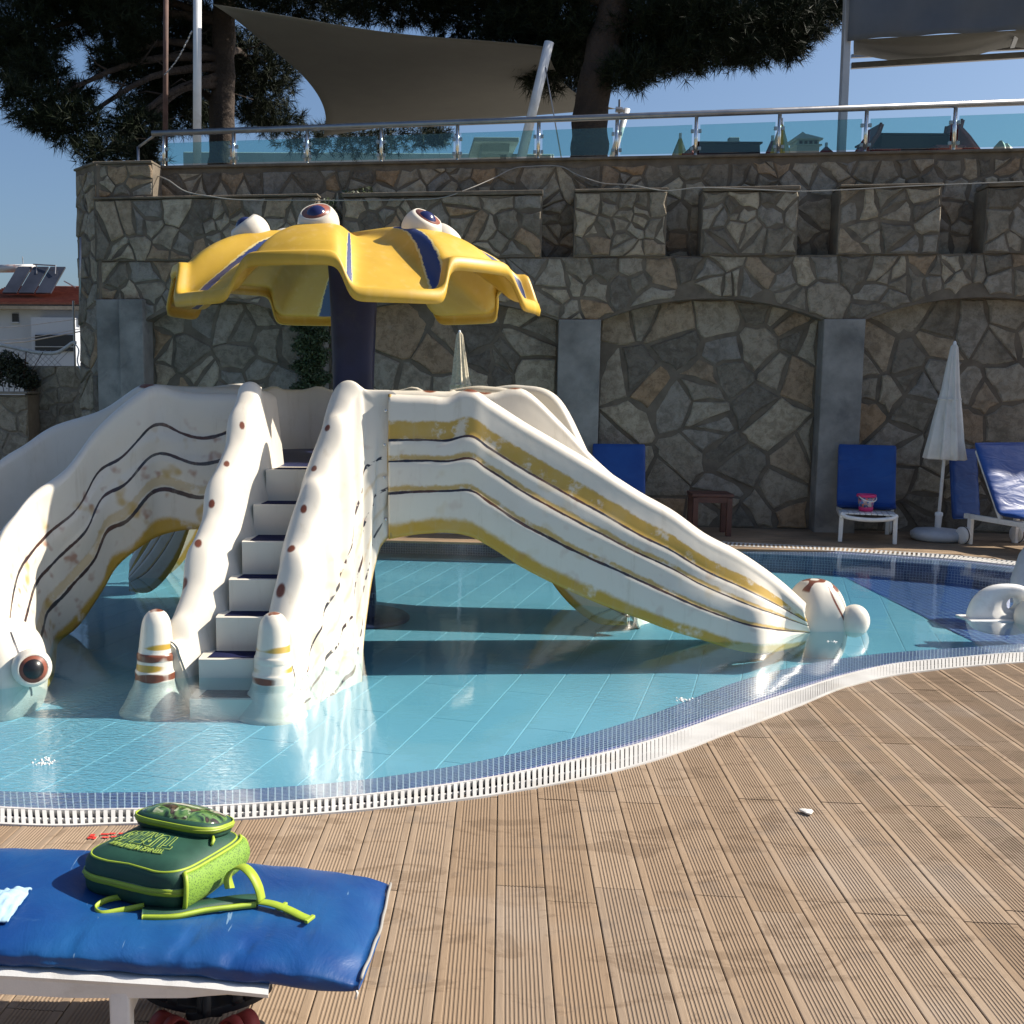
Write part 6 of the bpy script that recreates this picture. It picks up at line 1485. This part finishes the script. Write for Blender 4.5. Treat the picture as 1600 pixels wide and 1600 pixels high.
# raised front pocket with clear window
V, Fc = bagsurf(72, 24, .245, .150, .046, BH_ * .90, pw=.62, pz=.5, cx=-.005, cy=.085, dome=.012, seed=4, noise=.002); PV = V
V = [(x, y, z - .16 * (y - .085)) for x, y, z in V]; mobj('front_pocket', V, Fc, GRN, bag, True)
def pk(frac, ex, cyo=0, n=80): 
    rx = math.cos(math.asin(se(frac, 1 / .5))) ** .5; return [Vector((-.005 + (.245 / 2 * rx + ex) * se(math.cos(t), .62), .085 + (.150 / 2 * rx + ex) * se(math.sin(t), .62), BH_ * .90 + .023 + .023 * frac - .16 * ((.150 / 2 * rx) * se(math.sin(t), .62)))) for t in [2 * PI * i / (n - 1) for i in range(n)]]
ribbon(pk(.30, .0005), .016, .003, 'pocket_zipper', LIME, bag); MB().tube(pk(.30, .004), .002, 5, cap=False).build('zipper_teeth', pm('dull_lime_zip', (0.25, .30, .03), .5), bag)
V, Fc = bagsurf(72, 24, .225, .134, .038, BH_ * .90 + .012, pw=.62, pz=.5, cx=-.005, cy=.085, dome=.016, seed=9, noise=.003); V = [(x, y, z - .16 * (y - .085)) for x, y, z in V]
mobj('printed_window', V, Fc, CAMO, bag, True)
MB().tube([Vector((.107, .045, BH_ * 1.08)), Vector((.118, .030, BH_ * 1.05)), Vector((.122, .016, BH_ * 1.0))], [.003, .005, .004], 6).tube([Vector((.09, .05, BH_ * 1.10)), Vector((.11, .045, BH_ * 1.09))], .005, 6).build('zip_puller', LIME, bag, True)
# lettering, reading upside down from the camera
M_let = pm('lime_embroidery', (0.24, .34, .06), .7)
def bend(me, rad):
    for v in me.vertices:
        a = v.co.x / rad; y = v.co.y; v.co.x = (rad + y) * math.sin(a); v.co.y = (rad + y) * math.cos(a) - rad
def place_text(body, size, cx, cy, zoff, outline, sx=1, m_=None):
    me = text_mesh(body, size, m_ or M_let, outline=outline); xs2 = [v.co.x for v in me.vertices]
    for v in me.vertices: v.co.x *= sx
    bend(me, .33)
    for v in me.vertices:
        x, y, z = v.co; X, Y = -x + cx, -y + cy
        t = (Y + BL_ / 2) / BL_; top = BH_ + .02 * (1 - (X / (BW_ / 2)) ** 2) * (1 - (Y / (BL_ / 2)) ** 2)
        n_ = mnoise.noise(Vector((X * 13, Y * 13, BH_ * 16)))
        v.co = (X, Y, (top + n_ * .005) * (1.06 - .20 * t) + zoff + z)
    o = bpy.data.objects.new('lettering', me); C.objects.link(o); o.parent = bag; return o
place_text('TURTLES', .088, -.018, -.022, .0010, .0010, .40)
place_text('TEENAGE MUTANT NINJA', .030, -.018, -.092, .0008, None, .43)
# straps
def strap(pts_, w, m_, name, tk=.003, n=40, up=None):
    P = [Vector(p_) for p_ in crom(pts_, n)]; V = []
    for i, p_ in enumerate(P):
        a = P[max(0, i - 1)]; b_ = P[min(n - 1, i + 1)]; T_ = (b_ - a).normalized(); U_ = Vector(up) if up else T_.cross(Vector((0, 0, 1))).normalized(); U_ = (U_ - T_ * U_.dot(T_)).normalized(); N_ = T_.cross(U_)
        for du, dn in ((-.5, 0), (.5, 0), (.5, 1), (-.5, 1)): V.append(p_ + U_ * du * w + N_ * dn * tk)
    Fc = [(i * 4 + j, i * 4 + (j + 1) % 4, (i + 1) * 4 + (j + 1) % 4, (i + 1) * 4 + j) for i in range(n - 1) for j in range(4)] + [(0, 1, 2, 3), tuple((n - 1) * 4 + j for j in range(4))]
    return mobj(name, V, Fc, m_, None, True)
def lw_(px, py, z): p_ = Pz(px, py, z); return (p_.x, p_.y, p_.z)
def bpar(o): o.parent = bag; o.matrix_parent_inverse = (Matrix.Translation(bloc) @ Matrix.Rotation(brot, 4, 'Z')).inverted(); return o
zt_ = .415
bpar(strap([lw_(222, 1424, .402), lw_(270, 1421, .400), lw_(320, 1411, .396), lw_(370, 1404, .388), lw_(402, 1402, .384)], .040, GRN, 'shoulder_strap', .012))
bpar(strap([lw_(222, 1430, .404), lw_(270, 1429, .403), lw_(320, 1419, .399), lw_(370, 1413, .391), lw_(400, 1410, .387)], .008, LIME, 'strap_binding', .011))
bpar(strap([lw_(400, 1407, .386), lw_(425, 1411, .385), lw_(450, 1420, .380), lw_(470, 1430, .374), lw_(485, 1436, .371)], .026, LIME, 'strap_tail', .003))
for (x, y) in ((441, 1416), (484, 1436)): 
    p_ = Pz(x, y, .378); bpar(MB().box((p_.x, p_.y, p_.z), (.010, .034, .008), rz=-.5).build('strap_slider', LIME, None, bevel=.002))
bpar(strap([lw_(360, 1388, .405), lw_(357, 1372, .425), lw_(364, 1359, .445), lw_(379, 1355, .455), lw_(393, 1367, .445), lw_(403, 1386, .42), lw_(408, 1407, .388)], .030, LIME, 'looped_webbing', .003, up=(.45, .9, 0)))
bpar(strap([lw_(200, 1400, .398), lw_(168, 1406, .402), lw_(150, 1418, .398), lw_(158, 1427, .397), lw_(185, 1423, .397), lw_(225, 1415, .398)], .013, LIME, 'carry_loop', .003, up=(0, .35, 1)))
# pale blue crumpled mask at the left edge
V = []; n = 22; c = Pz(-4, 1424, .405)
for i in range(n + 1):
    for j in range(n + 1):
        u, v = i / n - .5, j / n - .5; w = mnoise.noise(Vector((u * 6, v * 6, 1))); V.append((c.x + u * .10 * (1 + .2 * w), c.y + v * .16 + .02 * u, c.z + .012 + .016 * abs(w) + .02 * (1 - 4 * u * u) * (1 - 4 * v * v)))
o = mobj('crumpled_cloth', V, [(i * (n + 1) + j, (i + 1) * (n + 1) + j, (i + 1) * (n + 1) + j + 1, i * (n + 1) + j + 1) for i in range(n) for j in range(n)], pm('pale_blue_cloth', (0.30, .46, .58), .85, .1, 40), None, True)
o.modifiers.new('t', 'SOLIDIFY').thickness = .004; tag(o, 'small pale blue crumpled cloth on the mattress at the left picture edge', 'cloth')
# sandals under the lounger
M_blk = pm('black_rubber', (0.012, .012, .014), .6, .2, 10); M_redf = pm('red_foam', (0.28, .03, .025), .6, .2, 10)
def sandal(x, y, rz, m1, m2, label, z0=0.0, tilt=0.0):
    r = empty('sandal', (x, y, z0), rz, label, 'sandal'); r.rotation_euler = (tilt, 0, rz)
    out_ = []
    for i in range(28):
        t = 2 * PI * i / 28; yy = .115 * math.sin(t); w = .040 + .008 * math.sin(yy * 18); out_.append((w * math.cos(t), yy))
    MB().prism(out_, .003, .026).build('sole', m1, r, bevel=.004)
    for k_, (yy, h, w) in enumerate(((.045, .052, .042), (.005, .058, .026), (-.075, .060, .02))):
        P = [Vector((.043 * math.cos(t), yy + .012 * math.sin(t), .02 + h * math.sin(t))) for t in [PI * i / 14 for i in range(15)]]
        o = ribbon(P, w, .005, 'strap', m2, r, vert=True); me = o.data
        V = []; 
        for i, p_ in enumerate(P):
            for du in (-.5, .5): V.append(p_ + Vector((0, du * w, 0)))
        bpy.data.objects.remove(o); o = mobj('strap', V, [(2 * i, 2 * i + 1, 2 * i + 3, 2 * i + 2) for i in range(14)], m2, r, True); o.modifiers.new('t', 'SOLIDIFY').thickness = .006
sandal(-.53, 2.60, R_(70), M_blk, M_blk, 'left black sandal under the foreground sunbed', .06, .1)
sandal(-.41, 2.60, R_(-60), M_blk, M_blk, 'right black sandal under the foreground sunbed', .06, .1)
sandal(-.52, 2.50, R_(50), M_blk, M_redf, 'left red strapped sandal under the foreground sunbed', .0)
sandal(-.40, 2.50, R_(-40), M_blk, M_redf, 'right red strapped sandal under the foreground sunbed', .0)
# litter and red marks on the deck, ripple bubbles
c = Pz(1261, 1270, .004); o = MB().lathe([(.001, 0), (.022, .002), (.024, .008), (.012, .012), (.001, .012)], tuple(c), (0.1, 0, 1), 9, lambda t, z: 1 + .3 * math.sin(3 * t)).build('paper_scrap', pm('white_paper', (.7, .68, .62), .9), None); tag(o, 'tiny crumpled white paper scrap on the open deck', 'litter')
M_redp = pm('red_marker', (0.55, .03, .02), .7)
q = MB(); 
for (x, y, w, h) in ((138, 1307, 5, 3), (142, 1303, 4, 5), (146, 1307, 3, 4), (158, 1302, 12, 2), (160, 1307, 10, 2), (172, 1301, 8, 2), (174, 1306, 9, 2), (186, 1301, 6, 2), (188, 1305, 5, 2)):
    a, b_ = Pz(x, y, .0035), Pz(x + w, y + h, .0035); q.add([(a.x, b_.y, .0035), (b_.x, b_.y, .0035), (b_.x, a.y, .0035), (a.x, a.y, .0035)], [(0, 1, 2, 3)])
tag(q.build('red_deck_marking', M_redp), 'faded red stencilled marks on the deck behind the backpack', 'marking')
r3 = np.random.RandomState(2); q = MB()
for (cx, cy, rx, ry, n) in ((70, 1192, 16, 6, 34), (1066, 1094, 12, 3, 26), (1300, 1003, 10, 2, 8)):
    for i in range(n):
        p_ = Pz(cx + r3.normal() * rx * .5, cy + r3.normal() * ry * .5, ZWAT); s = r3.uniform(.003, .008); q.lathe([(s, 0), (s * .7, s * .6), (.0005, s * .9)], tuple(p_), (0, 0, 1), 6)
tag(q.build('water_bubbles', M_white, None, True), kind='stuff')
